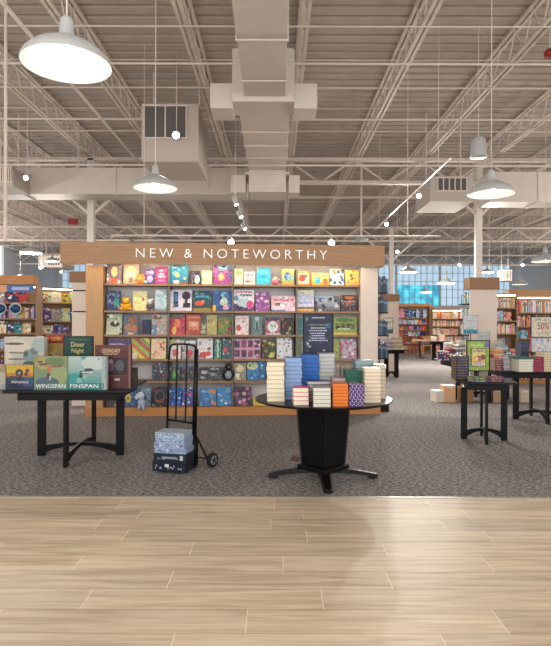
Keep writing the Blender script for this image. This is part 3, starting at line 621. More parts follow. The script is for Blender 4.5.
    (268, 284, 364, [('bg', '#a04c58'), ('b', ['#d8a0a0', '#602c38'], 8)], 'rose book behind the tall cream stack'),
    (300, 316, 364, [('bg', '#386878'), ('b', ['#98b8b8', '#284858'], 8)], 'slate book behind the blue stack'),
    (338, 354, 364, [('bg', '#907860'), ('b', ['#c8b090', '#504030'], 8)], 'tan book behind the dark green stack')],
5: [(104.5, 122, 388, [('bg', '#3c2c30'), ('b', ['#604848', '#a08070'], 6)], 'dark brown book below the maroon box'),
    (123, 137, 386, [('bg', '#1c5c94'), ('d', .3, .4, .2, .22, '#d8c060'), ('d', .3, .4, .1, .1, '#806838')], 'blue book with yellow disc'),
    (139, 150.5, 388, [('bg', '#7890a8'), ('b', ['#a8b8c8', '#506880'], 8)], 'blue grey book behind the plush unicorn'),
    (151, 167, 387, [('bg', '#1c1a20'), ('d', .5, .5, .36, .36, '#504c54'), ('d', .5, .5, .24, .26, '#282428'), ('b', ['#b04848', '#a8a8b0'], 8, .06)], 'black book with red mandala'),
    (168.8, 181, 388, [('bg', '#1c54a8'), ('b', ['#4888d0', '#d8e0e8', '#183878'], 9, .1)], 'deep blue comic book'),
    (181.5, 193, 388, [('bg', '#284ca0'), ('b', ['#c83840', '#e0e4e8', '#183070', '#a04090'], 11, .1)], 'blue and red comic book'),
    (199, 216.5, 388, [('bg', '#2470b0'), ('t', .8, .1, .6, '#88c8e8', .12), ('d', .75, .8, .2, .15, '#b88858'), ('b', ['#e08840', '#184880', '#60b0e0'], 9, .08)], 'bright blue book with orange figures'),
    (217, 231.5, 388, [('bg', '#2c80c0'), ('b', ['#78b8e0', '#d8e0e0', '#1c5088'], 14, .08)], 'sky blue book with white figures'),
    (233.5, 252, 387, [('bg', '#2c2034'), ('b', ['#b06088', '#583c68', '#d8a0b8', '#181420'], 14, .11)], 'dark purple book with pink art'),
    (253.5, 271, 397, [('bg', '#c8b83c'), ('b', ['#e0d878', '#a04060'], 5, .1)], 'low yellow item under the round table edge', 1)]}
rs = 0
for ri, row in ROWS.items():
    z = SHZ[ri]
    for it in row:
        px0, px1, pt, ops, desc = it[:5]; isbox = len(it) > 5
        x0, x1 = dlx(px0), dlx(px1); ww = (x1-x0)-.008; d = OY+.12+(x0+x1)/2*math.sin(YAW); h = (Z(pt, d)-z)/math.cos(.14)*1.0
        h = min(max(h, .08), (SHZ[ri-1]-.035-z-.01) if ri else HB+.045-z); rs += 1
        b = max(k for k in range(4) if (x0+x1)/2 > bay[k])
        mb = book_mb(ww, h, .05 if isbox else .018, ops, rs*7, .0085, box=isbox)
        o = mb.build('boxed_toy' if isbox else 'book', M['print'], loc=dw((x0+x1)/2, .075, z+.001), rot=(-.14, 0, YAW))
        g = 'boxed toys on the main display' if isbox else 'face out books on the main display'
        pre = desc
        tag(o, '%s, %s, %s of main display' % (pre, SHW[ri], BYW[b].replace(' from left', '')), 'boxed toy' if isbox else 'book', g)
        if desc.startswith('yellow activity'):
            text('number', '5', .05, .09, .002, M['black'], o, (-.01, -.006, h*.52)); text('number', '-', .03, .012, .002, M['black'], o, (.045, -.006, h*.46))
# second books standing behind, lying stock is not visible; plush toys sit on the shelves
def plush(name, px, row, s, parts, label, fy=.03):
    x, y, z = dw(dlx(px), fy, SHZ[row]); t = thing(name, label, 'plush toy', (x, y, z), YAW, 'plush toys on the main display')
    for nm, c, bl in parts:
        mb = MB()
        for (bx, by, bz, r, sc) in bl: mb.ball((bx*s, by*s, bz*s), r*s, col(c), 10, sc)
        mb.build(nm, M['print'], t, smooth=True)
    return t
plush('plush_flower', 140, 0, .14, [('petals', '#e8903c', [(math.cos(a)*.32, 0, .55+math.sin(a)*.32, .24, (1, .6, 1)) for a in [k*1.047 for k in range(6)]]), ('face', '#e8b868', [(0, -.12, .55, .22, (1, .7, 1))]), ('base', '#d87838', [(0, 0, .14, .15, (1.2, 1, 1))])], 'orange flower shaped plush toy on the top shelf')
plush('plush_bird', 145.5, 0, .10, [('body', '#c8d8d8', [(0, 0, .25, .25, (1, 1, 1)), (-.25, 0, .42, .12, (1.5, .6, .6))]), ('beak', '#e0b860', [(-.05, -.2, .3, .08, (1, 1, 1))])], 'tiny pale plush bird on the top shelf edge', -.0)
plush('plush_bear', 125.5, 1, .20, [('body', '#e8a828', [(0, 0, .3, .3, (1.05, .8, 1)), (-.3, -.05, .14, .15, (1.3, 1, .8)), (.3, -.05, .14, .15, (1.3, 1, .8)), (-.3, 0, .42, .12, (1, 1, 1.4)), (.3, 0, .42, .12, (1, 1, 1.4))]), ('head', '#f0b830', [(0, -.05, .75, .24, (1.1, .9, 1)), (-.22, 0, .93, .09, (1, 1, 1)), (.22, 0, .93, .09, (1, 1, 1))]), ('scarf', '#c85030', [(0, -.03, .53, .22, (1, .9, .3))])], 'yellow plush bear sitting on the second shelf')
plush('plush_doll', 149.5, 1, .19, [('head', '#d8ccd0', [(0, 0, .72, .24, (1, .9, 1)), (-.2, 0, .9, .1, (1, .6, 1.2)), (.2, 0, .9, .1, (1, .6, 1.2))]), ('dress', '#5c5c60', [(0, 0, .34, .26, (1.2, .8, .9))]), ('feet', '#b8a8a0', [(-.15, -.12, .08, .09, (1, 1.3, .8)), (.15, -.12, .08, .09, (1, 1.3, .8))])], 'grey plush doll with a dark dress on the second shelf')
plush('plush_rabbit', 203.5, 2, .17, [('body', '#a8b0a0', [(0, 0, .25, .25, (1.2, .9, 1)), (0, -.02, .58, .2, (1.1, 1, 1))]), ('ears', '#c0c8b0', [(-.12, 0, .85, .09, (.7, .5, 2)), (.12, 0, .85, .09, (.7, .5, 2))])], 'grey green plush rabbit on the third shelf')
plush('plush_penguin', 228.5, 4, .27, [('body', '#24242a', [(0, 0, .36, .32, (1, .8, 1.15)), (-.3, 0, .4, .12, (.6, .8, 1.8)), (.3, 0, .4, .12, (.6, .8, 1.8))]), ('belly', '#8898a4', [(0, -.16, .33, .21, (1, .7, 1.2))]), ('head', '#1a1a1e', [(0, 0, .82, .2, (1.05, 1, 1))]), ('beak', '#b08858', [(.05, -.22, .8, .06, (1, 1.4, .7))])], 'black plush penguin on the fifth shelf')
plush('plush_pig', 275.5, 0, .13, [('body', '#d87080', [(0, 0, .3, .3, (1.3, .8, 1)), (-.35, 0, .35, .15, (1, 1, 1)), (.35, -.02, .5, .2, (1, 1, 1))]), ('bow', '#f0d8d0', [(0, -.1, .75, .2, (1, .6, 1)), (-.25, -.1, .6, .1, (1, 1, 1))])], 'pink plush toy on the top shelf beside the cyan book')
plush('plush_fox', 195.5, 5, .13, [('body', '#d8b898', [(0, 0, .4, .3, (.8, .8, 1.35)), (0, 0, .95, .24, (.9, 1, 1))]), ('ears', '#e8e0d0', [(-.14, 0, 1.2, .08, (1, .6, 1.4)), (.14, 0, 1.2, .08, (1, .6, 1.4))])], 'small tan plush toy on the bottom shelf')
plush('plush_unicorn', 142.5, 5, .30, [('body', '#a8b4c8', [(0, 0, .25, .22, (1, .9, 1.2)), (-.12, -.14, .02, .08, (1, 1, 1.8)), (.12, -.14, .02, .08, (1, 1, 1.8))]), ('head', '#c8d0dc', [(-.05, -.04, .62, .2, (1.2, .9, .9)), (-.22, -.1, .54, .12, (1, .9, .9))]), ('horn', '#e0d8c0', [(.02, -.04, .84, .04, (1, 1, 2.2))]), ('mane', '#3c5890', [(.12, 0, .62, .12, (.8, .8, 1.4)), (0, 0, .85, .1, (1, .8, 1))])], 'pale blue plush unicorn dangling over the bottom shelf', -.06)

# ------------------------------------------------------------------ tables
def table(name, label, cx, cy, yaw, tw, td, z, a, b, lw=.085, th=.03, apron=True, group='square black display tables'):
    t = thing(name, label, 'table', (cx, cy, 0), yaw, group)
    MB().box(-tw/2, tw/2, -td/2, td/2, z-.025, z).build('tabletop', M['blackgloss'], t, bevel=.004)
    if apron: MB().box(-tw/2+.12, tw/2-.10, -td/2+.06, td/2-.08, z-.105, z-.025).build('apron', M['black'], t)
    zt = z-.105 if apron else z-.025
    for (r, ang) in ((a, 0), (b, PI/2)):
        m = Matrix.Rotation(ang, 4, 'Z')
        for s in (-1, 1):
            x0, x1 = sorted((s*r, s*(r-lw))); MB().box(x0, x1, -th/2, th/2, 0, zt, m=m).build('leg', M['black'], t)
        w = r-lw; n = 10; lo = []; hi = []
        for k in range(n+1):
            x = -w+2*w*k/n; u = 1-(x/w)**2; lo.append((x, .035+.075*u)); hi.append((x, .115+.03*u))
        dz = .0 if ang == 0 else .0015
        s_ = MB().prism([(p, q+dz) for p, q in lo]+[(p, q+dz) for p, q in hi[::-1]], -th/2+dz, th/2-dz, m=m); s_.build('stretcher', M['black'], t)
    return t
table('display_table', 'black square table holding board games at the left front', -2.09, 6.03, math.radians(2), 1.2, 1.06, .76, .46, .52)
table('display_table', 'small black table with the green framed sign at right', 2.57, 6.90, math.radians(-14), .68, .62, .74, .27, .30, lw=.075)
table('display_table', 'black table with big book piles at the right edge', 3.93, 8.35, math.radians(-8), 1.50, 1.0, .76, .37, .42)
table('display_table', 'black table with books just right of the main display', X(391.5,14.9), 14.9, .5, .62, .62, .74, .24, .24, lw=.11)
table('display_table', 'most distant small black table in the centre aisle', X(438,21.9), 21.9, .4, .66, .6, .74, .28, .28, lw=.14)
table('display_table', 'black table crowded with books behind the green framed sign', 3.90, 10.55, 0, 1.6, .9, .74, .50, .4)

# round pedestal table
RT = (.443, 5.17)
t = thing('round_table', 'round black pedestal table stacked with books in the middle', 'table', (RT[0], RT[1], 0), 0)
MB().lathe([(.001, .715), (.6, .715), (.625, .722), (.63, .732), (.625, .74), (.001, .74)], 64).build('tabletop', M['blackgloss'], t, smooth=False)
pd = MB()
def ring(r, z): return [(r*math.cos(k*PI/2-PI/2), r*math.sin(k*PI/2-PI/2), z) for k in range(4)]
pd.add(ring(.245, .715)+ring(.195, .13), [(0,1,5,4),(1,2,6,5),(2,3,7,6),(3,0,4,7),(0,3,2,1),(4,5,6,7)])
pd.build('pedestal', M['black'], t, bevel=.006)
ed = MB()
for a in range(4):
    p, q = ring(.249, .71)[a], ring(.199, .13)[a]; ed.tube(p, q, .006, 6)
ed.build('corner_bead', M['blackgloss'], t)
MB().box(-.17, .17, -.17, .17, .09, .13, m=Matrix.Rotation(PI/4, 4, 'Z')).build('base_plate', M['black'], t, bevel=.006)
for k in range(4):
    m = Matrix.Rotation(k*PI/2-PI/2, 4, 'Z'); f = MB(); n = 9; R_ = .50
    sec = [(.06, .055, .03, .115)]
    pts = []
    for i in range(n+1):
        u = i/n; x = .05+(R_-.05)*u; wd = .062-.022*u; top = .115-.07*u**1.2 if i < n else .045; bot = .055*(1-u**2.2)*(.9)+.012
        pts.append((x, wd, bot, top))
    vs = []
    for x, wd, bo, to in pts: vs += [(x,-wd,bo),(x,wd,bo),(x,wd*.7,to),(x,-wd*.7,to)]
    fs = [(4*i+j, 4*i+(j+1) % 4, 4*i+4+(j+1) % 4, 4*i+4+j) for i in range(n) for j in range(4)]+[(0,1,2,3), (4*n+3,4*n+2,4*n+1,4*n)]
    f.add(vs, fs, m=m); fo = f.build('foot', M['black'], t, bevel=.004)
    MB().tube((m @ Vector((R_-.05, 0, 0))), (m @ Vector((R_-.05, 0, .02))), .032, 12).build('glide', M['rubber'], fo)
tag(MB().box(.17, .26, 5.83, 5.93, 0, .035).build('floor_outlet', M['brass'], bevel=.004), 'small brown floor outlet box behind the round table', 'outlet')

# ------------------------------------------------------------------ lying books in stacks
def lying_book(w, d, t, cover, pages, label, group, loc, rz, name='book', spine_front=False, title=None, single=False, mbx=None, pattern=None):
    """w across, d deep; the page edge (or the spine) faces -y"""
    cc, pc = col(cover), col(pages); c = .0025; R = random.Random(hash(label) & 255 if False else int(loc[0]*1000+loc[2]*977))
    cov = MB()
    cov.box(-w/2, w/2, -d/2, d/2, 0, c, cc); cov.box(-w/2, w/2, -d/2, d/2, t-c, t, cc)
    if spine_front: cov.box(-w/2, w/2, -d/2, -d/2+c, c, t-c, cc)
    else: cov.box(w/2-c, w/2, -d/2, d/2, c, t-c, cc)
    if title:
        n = 14
        for i in range(n):
            if R.random() < .75: x = -w*.36+w*.72*i/n; cov.box(x, x+w*.72/n*.75, -d/2-.0008, -d/2, t*.3, t*.7, col(title))
    if pattern:
        n = 16
        for i in range(n):
            for q in range(2): 
                x = -w/2+w*(i+.1)/n; cov.box(x, x+w/n*.7, -d/2-.0006, -d/2, t*(.1+.45*q), t*(.1+.45*q+.33), col(pattern[(i+q*2+int(loc[2]*100)) % len(pattern)]))
    if single:
        cov.box(-w/2+.003, w/2-.003, -d/2+.003, d/2-.003, c, t-c, pc)
        o = cov.build(name, M['print'], loc=loc, rot=(0, 0, rz)); return tag(o, label, 'book', group)
    th = thing(name, label, 'book', loc, rz, group)
    cov.build('cover', M['print'], th)
    MB().box(-w/2+.003, w/2-.003, -d/2+(.0026 if spine_front else .003), d/2-.003, c, t-c, pc).build('page_block', M['print'], th)
    return th
ORD = ['topmost', 'second from top', 'third from top', 'fourth from top', 'fifth from top', 'sixth from top', 'seventh from top', 'eighth from top', 'ninth from top', 'tenth from top', 'eleventh from top']
def stack(cx, cy, z, n, w, d, t, cover, pages, sname, where, rz=0, spine=False, title=None, jitter=.004, single=False, lean=0, pattern=None, adj=None):
    R = random.Random(int(cx*100)+n); zz = z
    for k in range(n):
        tt = t*R.uniform(.94, 1.06) if not pattern else t
        co = cover[k % len(cover)] if isinstance(cover, list) else cover
        pg = pages[k % len(pages)] if isinstance(pages, list) else pages
        lying_book(w, d, tt, co, pg, '%s, %s of the %s %s' % (adj or 'book', ORD[n-1-k], sname, where), 'books in the %s %s' % (sname, where),
                   (cx+R.uniform(-1, 1)*jitter+lean*k, cy+R.uniform(-1, 1)*jitter, zz), rz+R.uniform(-1, 1)*jitter*5, spine_front=spine, title=title, single=single, pattern=pattern)
        zz += tt
    return zz
TZ = .7405; W0 = 'on round table'
def sx(px, d): return X(px, d)
stack(sx(276, 4.95), 5.02, TZ, 9, .155, .22, .039, '#a89c7c', '#ded6bc', 'tall cream stack', W0, adj='cream page edged book', lean=-.0007)
stack(sx(293.5, 5.05), 5.14, TZ, 10, .15, .22, .0375, '#5878a8', '#86a4d2', 'tall light blue stack', W0, adj='light blue edged book')
bt = stack(sx(311.5, 5.3), 5.40, TZ, 10, .16, .22, .04, '#0c3c84', '#1864b8', 'bright blue stack', W0, adj='bright blue edged book', lean=-.001)
stack(sx(327, 5.3), 5.44, TZ, 11, .155, .22, .036, '#888c8c', '#b8bcb8', 'pale grey stack', W0, adj='pale grey edged book')
stack(sx(300.5, 4.7), 4.79, TZ, 4, .13, .19, .037, '#c83c78', '#dcdac0', 'short pink stack', W0, adj='pink book with cream pages', rz=.03)
stack(sx(322.5, 4.58), 4.70, TZ, 5, .145, .20, .032, '#84847c', '#ccc9be', 'short white front stack', W0, adj='white edged book', rz=-.02)
zt = stack(sx(319, 4.95), 4.98, TZ, 6, .20, .16, .031, '#1c2650', '#b8b0b4', 'navy covered middle stack', W0, adj='navy covered book', rz=.12, jitter=.01)
stack(sx(341, 4.6), 4.73, TZ, 7, .132, .20, .0275, '#a04c0c', '#d8701c', 'orange front stack', W0, adj='orange edged book', jitter=.002)
stack(sx(357.5, 4.62), 4.74, TZ, 8, .128, .19, .0238, '#342c58', '#48406c', 'dotted purple stack', W0, adj='purple dotted edge book', jitter=.001, pattern=['#8c4ca0', '#d0c8e0', '#2c3870', '#4c2c68'])
stack(sx(338, 5.0), 5.06, TZ, 6, .12, .18, .034, ['#88485c', '#806878'], '#b0a0a0', 'mixed rose stack', W0, adj='rose covered book', jitter=.004)
stack(sx(355, 5.02), 5.10, TZ, 8, .17, .23, .034, '#08382c', '#105c48', 'dark green stack', W0, adj='dark green edged book')
stack(sx(373, 4.85), 4.95, TZ, 9, .145, .20, .033, '#a8987c', '#d8cab4', 'right cream stack', W0, adj='cream edged book')
stack(sx(382, 5.05), 5.20, TZ, 9, .10, .17, .034, '#98846c', '#cdbfae', 'peach stack', W0, adj='peach edged book')
stack(sx(346, 5.4), 5.44, TZ, 7, .10, .2, .038, ['#8c98b0', '#a8a8a0', '#607090'], '#b8b4a4', 'mixed back stack', W0, adj='mixed colour book')
# teal book lying on the green stack's neighbours
z0 = stack(sx(364, 5.3), 5.38, TZ, 8, .17, .22, .042, ['#3c7484', '#508094'], '#88a0a4', 'teal covered back stack', W0, adj='teal covered book')

# navy notice on a stand
def stand_sign(name, label, cx, cy, z, w, h, lift, rz, ops, frame='black', cell=.01, tilt=-.05, seed=3):
    t = thing(name, label, 'sign', (cx, cy, z), rz)
    MB().box(-w*.3, w*.3, -.05, .05, 0, .008).build('stand_base', M['blackmetal'], t)
    if lift > .02: MB().tube((0, 0, .008), (0, 0, lift+.01), .008).build('stem', M['blackmetal'], t)
    fr = MB(); e = .012
    fr.box(-w/2, w/2, 0, .012, lift, lift+e); fr.box(-w/2, w/2, 0, .012, lift+h-e, lift+h); fr.box(-w/2, -w/2+e, 0, .012, lift+e, lift+h-e); fr.box(w/2-e, w/2, 0, .012, lift+e, lift+h-e)
    fr.build('frame', M[frame], t)
    mb = book_mb(w-2*e, h-2*e, .006, ops, seed, cell, box=True)
    p = mb.build('poster', M['print'], t, loc=(0, .003, lift+e)); return t, p
ns, npp = stand_sign('notice_stand', 'navy framed notice with white lettering standing behind the book stacks', sx(318, 5.72), 5.68, TZ, .31, .43, .36, 0,
   [('g', '#101c40', '#0c1838'), ('d', .85, .72, .09, .07, '#1c5c94'), ('b', ['#142850', '#0c1430'], 6), ('d', .12, .27, .04, .05, '#9098b0'), ('d', .2, .2, .05, .02, '#a0a8b8'), ('d', .1, .88, .03, .05, '#5c7c90'), ('d', .7, .1, .05, .02, '#8c9080')])
M['ink'] = mat('white_ink', (190, 196, 214), .6, noise=.02); M['limeink'] = mat('green_ink', (130, 150, 110), .6, noise=.02)
for k, (s, ww, y) in enumerate((('you will be', .13, .375), ('DELIGHTED BY OUR', .22, .30), ('newest fiction', .15, .265), ('AND NONFICTION', .19, .24), ('recommended by', .16, .215), ('booksellers', .13, .19), ('who love reading', .15, .165), ('and sharing books', .19, .14))):
    pass
for k, (ww, y, mk) in enumerate(((.13, .372, 'ink'), (.19, .30, 'limeink'), (.15, .268, 'ink'), (.19, .242, 'ink'), (.16, .214, 'ink'), (.13, .19, 'ink'), (.14, .165, 'ink'), (.19, .142, 'ink'))):
    mb = MB(); R = random.Random(k); x = -ww/2
    while x < ww/2-.01:
        l_ = R.uniform(.006, .02); mb.box(x, min(ww/2, x+l_), -.0012, 0, y-.005, y+.005); x += l_+.005
    mb.build('lettering', M[mk], npp)

# ------------------------------------------------------------------ board games on the left table
GT = .7605
def game(name, label, px0, px1, pytop, d, depth, ops, side, rz=0, group='board games on the left table', lean=0, cell=.0045, texts=(), z=GT, pybot=None):
    x0, x1 = X(px0, d), X(px1, d); w = x1-x0; h = Z(pytop, d)-z
    t = thing(name, label, 'board game', ((x0+x1)/2, d, z), rz, group)
    g, nx, ny = paint(w, h, ops, int(px0*3+7), cell, .35); g = [[tuple(v*.74 for v in c[:3])+(1,) for c in row] for row in g]; fc = MB()
    vs = [(-w/2+w*i/nx, 0, h*j/ny) for j in range(ny+1) for i in range(nx+1)]
    fc.add(vs, [(j*(nx+1)+i, j*(nx+1)+i+1, (j+1)*(nx+1)+i+1, (j+1)*(nx+1)+i) for j in range(ny) for i in range(nx)], [g[j][i] for j in range(ny) for i in range(nx)])
    fc.box(-w/2, w/2, .001, depth*.62, 0, h, col(side)); lid = fc.build('box_lid', M['print'], t)
    MB().box(-w/2+.003, w/2-.003, depth*.62, depth, .002, h-.002, col(side)).build('box_base', M['print'], t)
    for s, tw_, th_, tx, tz, tm in texts: text('title', s, tw_*w, th_*h, .002, tm, lid, (tx*w, -.0015, tz*h))
    return t
M['whiteink'] = mat('title_white', (225, 232, 228), .6, noise=.02); M['goldink'] = mat('title_gold', (205, 190, 120), .6, noise=.02)
M['creamink'] = mat('title_cream', (214, 190, 150), .6, noise=.02); M['redink'] = mat('title_red', (150, 30, 44), .6, noise=.02); M['darkink'] = mat('title_dark', (70, 60, 70), .6, noise=.02)
M['yellowink'] = mat('title_yellow', (226, 190, 70), .6, noise=.02)
W, wi = M['whiteink'], 0
game('board_game', 'pale green bird board game box, middle front of the left table', 34, 67.6, 357, 5.58, .075,
     [('g', '#6c8c80', '#8c9868'), ('d', .3, .8, .25, .2, '#a8a468'), ('d', .75, .45, .25, .3, '#98a878'), ('d', .4, .2, .35, .18, '#506c78'), ('d', .62, .85, .3, .12, '#6c8458'),
      ('d', .47, .62, .07, .11, '#c07850'), ('d', .3, .76, .17, .035, '#7c5448'), ('d', .18, .84, .09, .03, '#6c4840'), ('d', .68, .7, .18, .03, '#8c6050'), ('d', .82, .74, .08, .02, '#785048'), ('d', .44, .42, .05, .08, '#403840'), ('d', .48, .35, .02, .08, '#c8c8c0')],
     '#a8b49c', texts=[('WINGSPAN', .88, .12, 0, .11, W)])
game('board_game', 'pale blue fish board game box, right of the bird box', 68.4, 106.5, 357, 5.58, .075,
     [('g', '#2c8c8c', '#b8ccc8'), ('d', .2, .35, .25, .15, '#3c9c98'), ('d', .7, .8, .35, .2, '#c8d4d0'), ('b', ['#58a8a4', '#88bcb8'], 8, .07), ('r', 0, 0, 1, .2, '#2c8488'),
      ('d', .44, .52, .16, .05, '#384c58'), ('d', .54, .6, .12, .045, '#384c58'), ('d', .5, .52, .16, .03, '#c8ccc0'), ('d', .33, .42, .05, .07, '#283c48'), ('r', .88, 0, 1, 1, '#a8bab8'), ('r', .9, .02, .93, .2, '#384c58'), ('r', .96, .3, .98, .9, '#587078'), ('d', .8, .92, .02, .03, '#485c60')],
     '#b0bfbc', texts=[('FINSPAN', .74, .12, -.08, .11, W)])
game('board_game', 'yellow and navy game box at the left end of table', 6.5, 33.4, 365.5, 5.58, .07,
     [('g', '#1c2c50', '#c89c30'), ('r', 0, .6, 1, 1, '#d8a838'), ('d', .2, .8, .3, .15, '#c8b440'), ('r', 0, .55, 1, .68, '#c88040'), ('r', 0, 0, 1, .5, '#28345c'), ('d', .25, .45, .2, .1, '#384c58'), ('d', .8, .3, .2, .2, '#2c5478'), ('d', .48, .66, .14, .17, '#38343c'), ('d', .48, .66, .06, .07, '#9498a0'), ('r', .42, .4, .54, .55, '#403440'), ('d', .3, .15, .25, .1, '#1c2440'), ('b', ['#703c48', '#4c6078'], 4, .07), ('t', .3, .18, .82, '#b8b8c0', .09)],
     '#403838', texts=[])
game('board_game', 'white patterned game box cut off at the left edge', -22, 5.6, 365.5, 5.6, .07, [('bg', '#b8b0a4'), ('r', 0, .7, 1, 1, '#a09070'), ('b', ['#a878a0', '#d8d4cc', '#90a0a8'], 9, .1)], '#a8a098')
game('board_game', 'large cream dragon game box standing behind the yellow box', 4.5, 44, 337.5, 5.85, .075,
     [('bg', '#c8c4b4'), ('d', .3, .8, .35, .15, '#d8cfc0'), ('d', .2, .3, .2, .12, '#789098'), ('d', .64, .62, .17, .13, '#8ca0a0'), ('d', .76, .72, .1, .08, '#6c847c'), ('d', .54, .66, .06, .06, '#5c6864'), ('d', .4, .35, .2, .03, '#a89c8c'), ('d', .45, .22, .22, .025, '#8c8880'), ('d', .12, .5, .1, .2, '#dcd4c4'), ('d', .6, .16, .1, .03, '#6c3c38'), ('d', .25, .86, .25, .025, '#685c58'), ('d', .3, .68, .2, .02, '#8c7c70'), ('d', .3, .55, .22, .02, '#788088'), ('d', .62, .45, .16, .06, '#587468'), ('d', .68, .36, .12, .05, '#8c4c44'), ('d', .55, .28, .1, .04, '#6c4840'), ('d', .85, .5, .03, .15, '#6c5c54'), ('d', .9, .85, .2, .15, '#a8b8b4')], '#b8b4a8')
game('board_game', 'pale box with blue edge between the dragon and red boxes', 38, 46, 339, 6.0, .07, [('bg', '#9ca8a4'), ('d', .5, .5, .4, .3, '#b0b49c')], '#a8b0a8')
game('board_game', 'red topped box with a yellow trade scene behind the bird box', 45, 63, 335.5, 6.1, .07,
     [('bg', '#b09058'), ('r', 0, .85, 1, 1, '#a82818'), ('d', .13, .92, .07, .04, '#e89828'), ('d', .4, .5, .3, .16, '#c8b070'), ('b', ['#c87c30', '#586c60', '#8c3c38', '#d8b448', '#48586c'], 14, .09), ('r', .0, .83, 1, .86, '#701c14')], '#a02c1c',
     texts=[('CATAN', .55, .075, .12, .92, M['yellowink'])])
game('board_game', 'dark green box with gold lettering behind the fish box', 63.3, 92.5, 336.5, 5.95, .06, [('bg', '#08403c'), ('f', '#0c1c1c', .05), ('t', .93, .2, .8, '#407458', .03)], '#0a2c2a', texts=[('Dinner', .46, .10, 0, .83, M['goldink']), ('Night', .42, .12, 0, .69, M['goldink'])])
game('board_game', 'tall maroon game box with ornate cream lettering', 95, 130.5, 345.5, 5.72, .09,
     [('bg', '#5c2428'), ('r', 0, .9, 1, 1, '#643030'), ('r', .3, .32, .9, .7, '#30202c'), ('d', .45, .52, .1, .13, '#6c5068'), ('d', .7, .52, .12, .13, '#58606c'), ('d', .45, .62, .06, .05, '#a08890'), ('r', 0, .28, 1, .30, '#7c4448'), ('r', .56, .17, .7, .22, '#c8b8b0'), ('t', .79, .24, .66, '#c8a880', .03), ('r', .95, 0, 1, 1, '#8c6c60')], '#4c2024',
     texts=[('LEGENDARY', .52, .09, -.04, .87, M['creamink'])])
game('board_game', 'small crate shaped box at the right corner of the table', 128.5, 137, 368, 5.9, .06, [('bg', '#4c4844'), ('b', ['#7c6c58', '#2c2c2c'], 8, .12)], '#302c2c')
# tall boxes on the bookcase side behind: dark pegboard box seen between
game('boxed_game', 'tall dark navy shelf box standing right of the maroon box', 130, 149.5, 348.5, 6.35, .05,
     [('bg', '#1c2440'), ('b', ['#303c6c', '#a08068', '#584868', '#101420'], 14, .1), ('r', .5, .5, .72, .72, '#b8b4b0'), ('r', .2, .78, .5, .95, '#2c3c78')], '#181c30', z=.90) if False else None

# ------------------------------------------------------------------ hand truck with games
HX0 = Vector((X(194.5, 5.5), 5.5, 0)); HX1 = Vector((X(167, 5.72), 5.72, 0))
u = (HX1-HX0).normalized(); nn = Vector((-u.y, u.x, 0)); nn = nn if nn.y < 0 else -nn; hw = (HX1-HX0).length
ht = thing('hand_truck', 'black folding hand truck standing on the carpet', 'hand truck', tuple(HX0))
up = Vector((0, 0, 1)); bk = -nn
def hp(a, z, b=0): return u*(a*hw)+up*z+bk*b
q = MB(); q.path([hp(0, .06, 0), hp(0, .3, .0), hp(0, 1.17, .03)], .024, 10); q.build('main_upright', M['blackmetal'], ht, smooth=True)
pts = [hp(1, .44, .01), hp(1, 1.10, .03), hp(.97, 1.17, .03), hp(.9, 1.205, .03), hp(.7, 1.215, .03), hp(.25, 1.215, .03), hp(.07, 1.2, .03), hp(0, 1.16, .03)]
MB().path(pts, .011, 8).build('handle_hoop', M['blackmetal'], ht, smooth=True)
MB().tube(hp(.69, .44, .01), hp(.69, 1.212, .03), .009).build('bar', M['blackmetal'], ht)
MB().tube(hp(.34, .44, .01), hp(.34, 1.212, .03), .009).build('bar', M['blackmetal'], ht)
MB().tube(hp(1, .44, .01), hp(0, .44, .01), .011).build('crossbar', M['blackmetal'], ht)
MB().tube(hp(1, .05, 0), hp(1, .44, .01), .013).build('rear_upright', M['blackmetal'], ht)
MB().add([tuple(hp(a, z, b)) for z in (.012, .022) for a, b in ((-.06, .02), (.98, .02), (.98, -.2), (-.06, -.2))], [(0,1,2,3),(7,6,5,4),(0,4,5,1),(1,5,6,2),(2,6,7,3),(3,7,4,0)]).build('toe_plate', M['blackmetal'], ht)
q = MB(); q.add([tuple(hp(a, z, b)) for z in (.03, .30) for a, b in ((-.06, .03), (.12, .03), (.12, -.01), (-.06, -.01))], [(0,1,2,3),(7,6,5,4),(0,4,5,1),(1,5,6,2),(2,6,7,3),(3,7,4,0)]); q.build('wheel_bracket', M['blackmetal'], ht)
WR = .072
for a in (-.30, 1.25):
    wc = hp(a, WR, .14); ax = u
    tw = MB(); tw.tube(wc-ax*.018, wc+ax*.018, WR, 28); tyre = tw.build('wheel', M['rubber'], ht, smooth=False, bevel=.006)
    hb = MB(); hb.tube(wc-ax*.021, wc+ax*.021, WR*.62, 24); hb.build('hub', M['hub'], tyre)
    sp = MB()
    for k in range(5):
        r = Matrix.Rotation(k*2*PI/5, 3, ax) @ up; sp.tube(wc-ax*.023+r*.012, wc-ax*.023+r*.04, .006, 6)
    sp.tube(wc-ax*.026, wc-ax*.02, .013, 10); sp.build('spokes', M['rubber'], tyre)
MB().tube(hp(-.30, WR, .14), hp(1.25, WR, .14), .007).build('axle', M['blackmetal'], ht)
for a in (-.12, 1.05):
    MB().tube(hp(a*.3, .31, .02), hp(a, WR+.01, .135), .009).build('strut', M['blackmetal'], ht)
bz = .0235; BC = Vector((-.97, 5.40, 0))
boxes = [('#141c2c', .095, .335, 'bottom thick navy game box with white script', '#a8b4c0', 'CLUE'), ('#18222e', .075, .33, 'dark slate game box, second from bottom', '#8c9cac', None),
         ('#8498b4', .048, .315, 'lilac blue game box directly on the dark boxes', '#3c5080', None), ('#90a0b8', .048, .305, 'pale blue game box in the middle of the pile', '#304478', None),
         ('#8ca0bc', .048, .295, 'pale blue game box second from the top', '#384c88', None), ('#9cb0c4', .05, .29, 'topmost pale blue game box on the pile', '#3c4c80', None)]
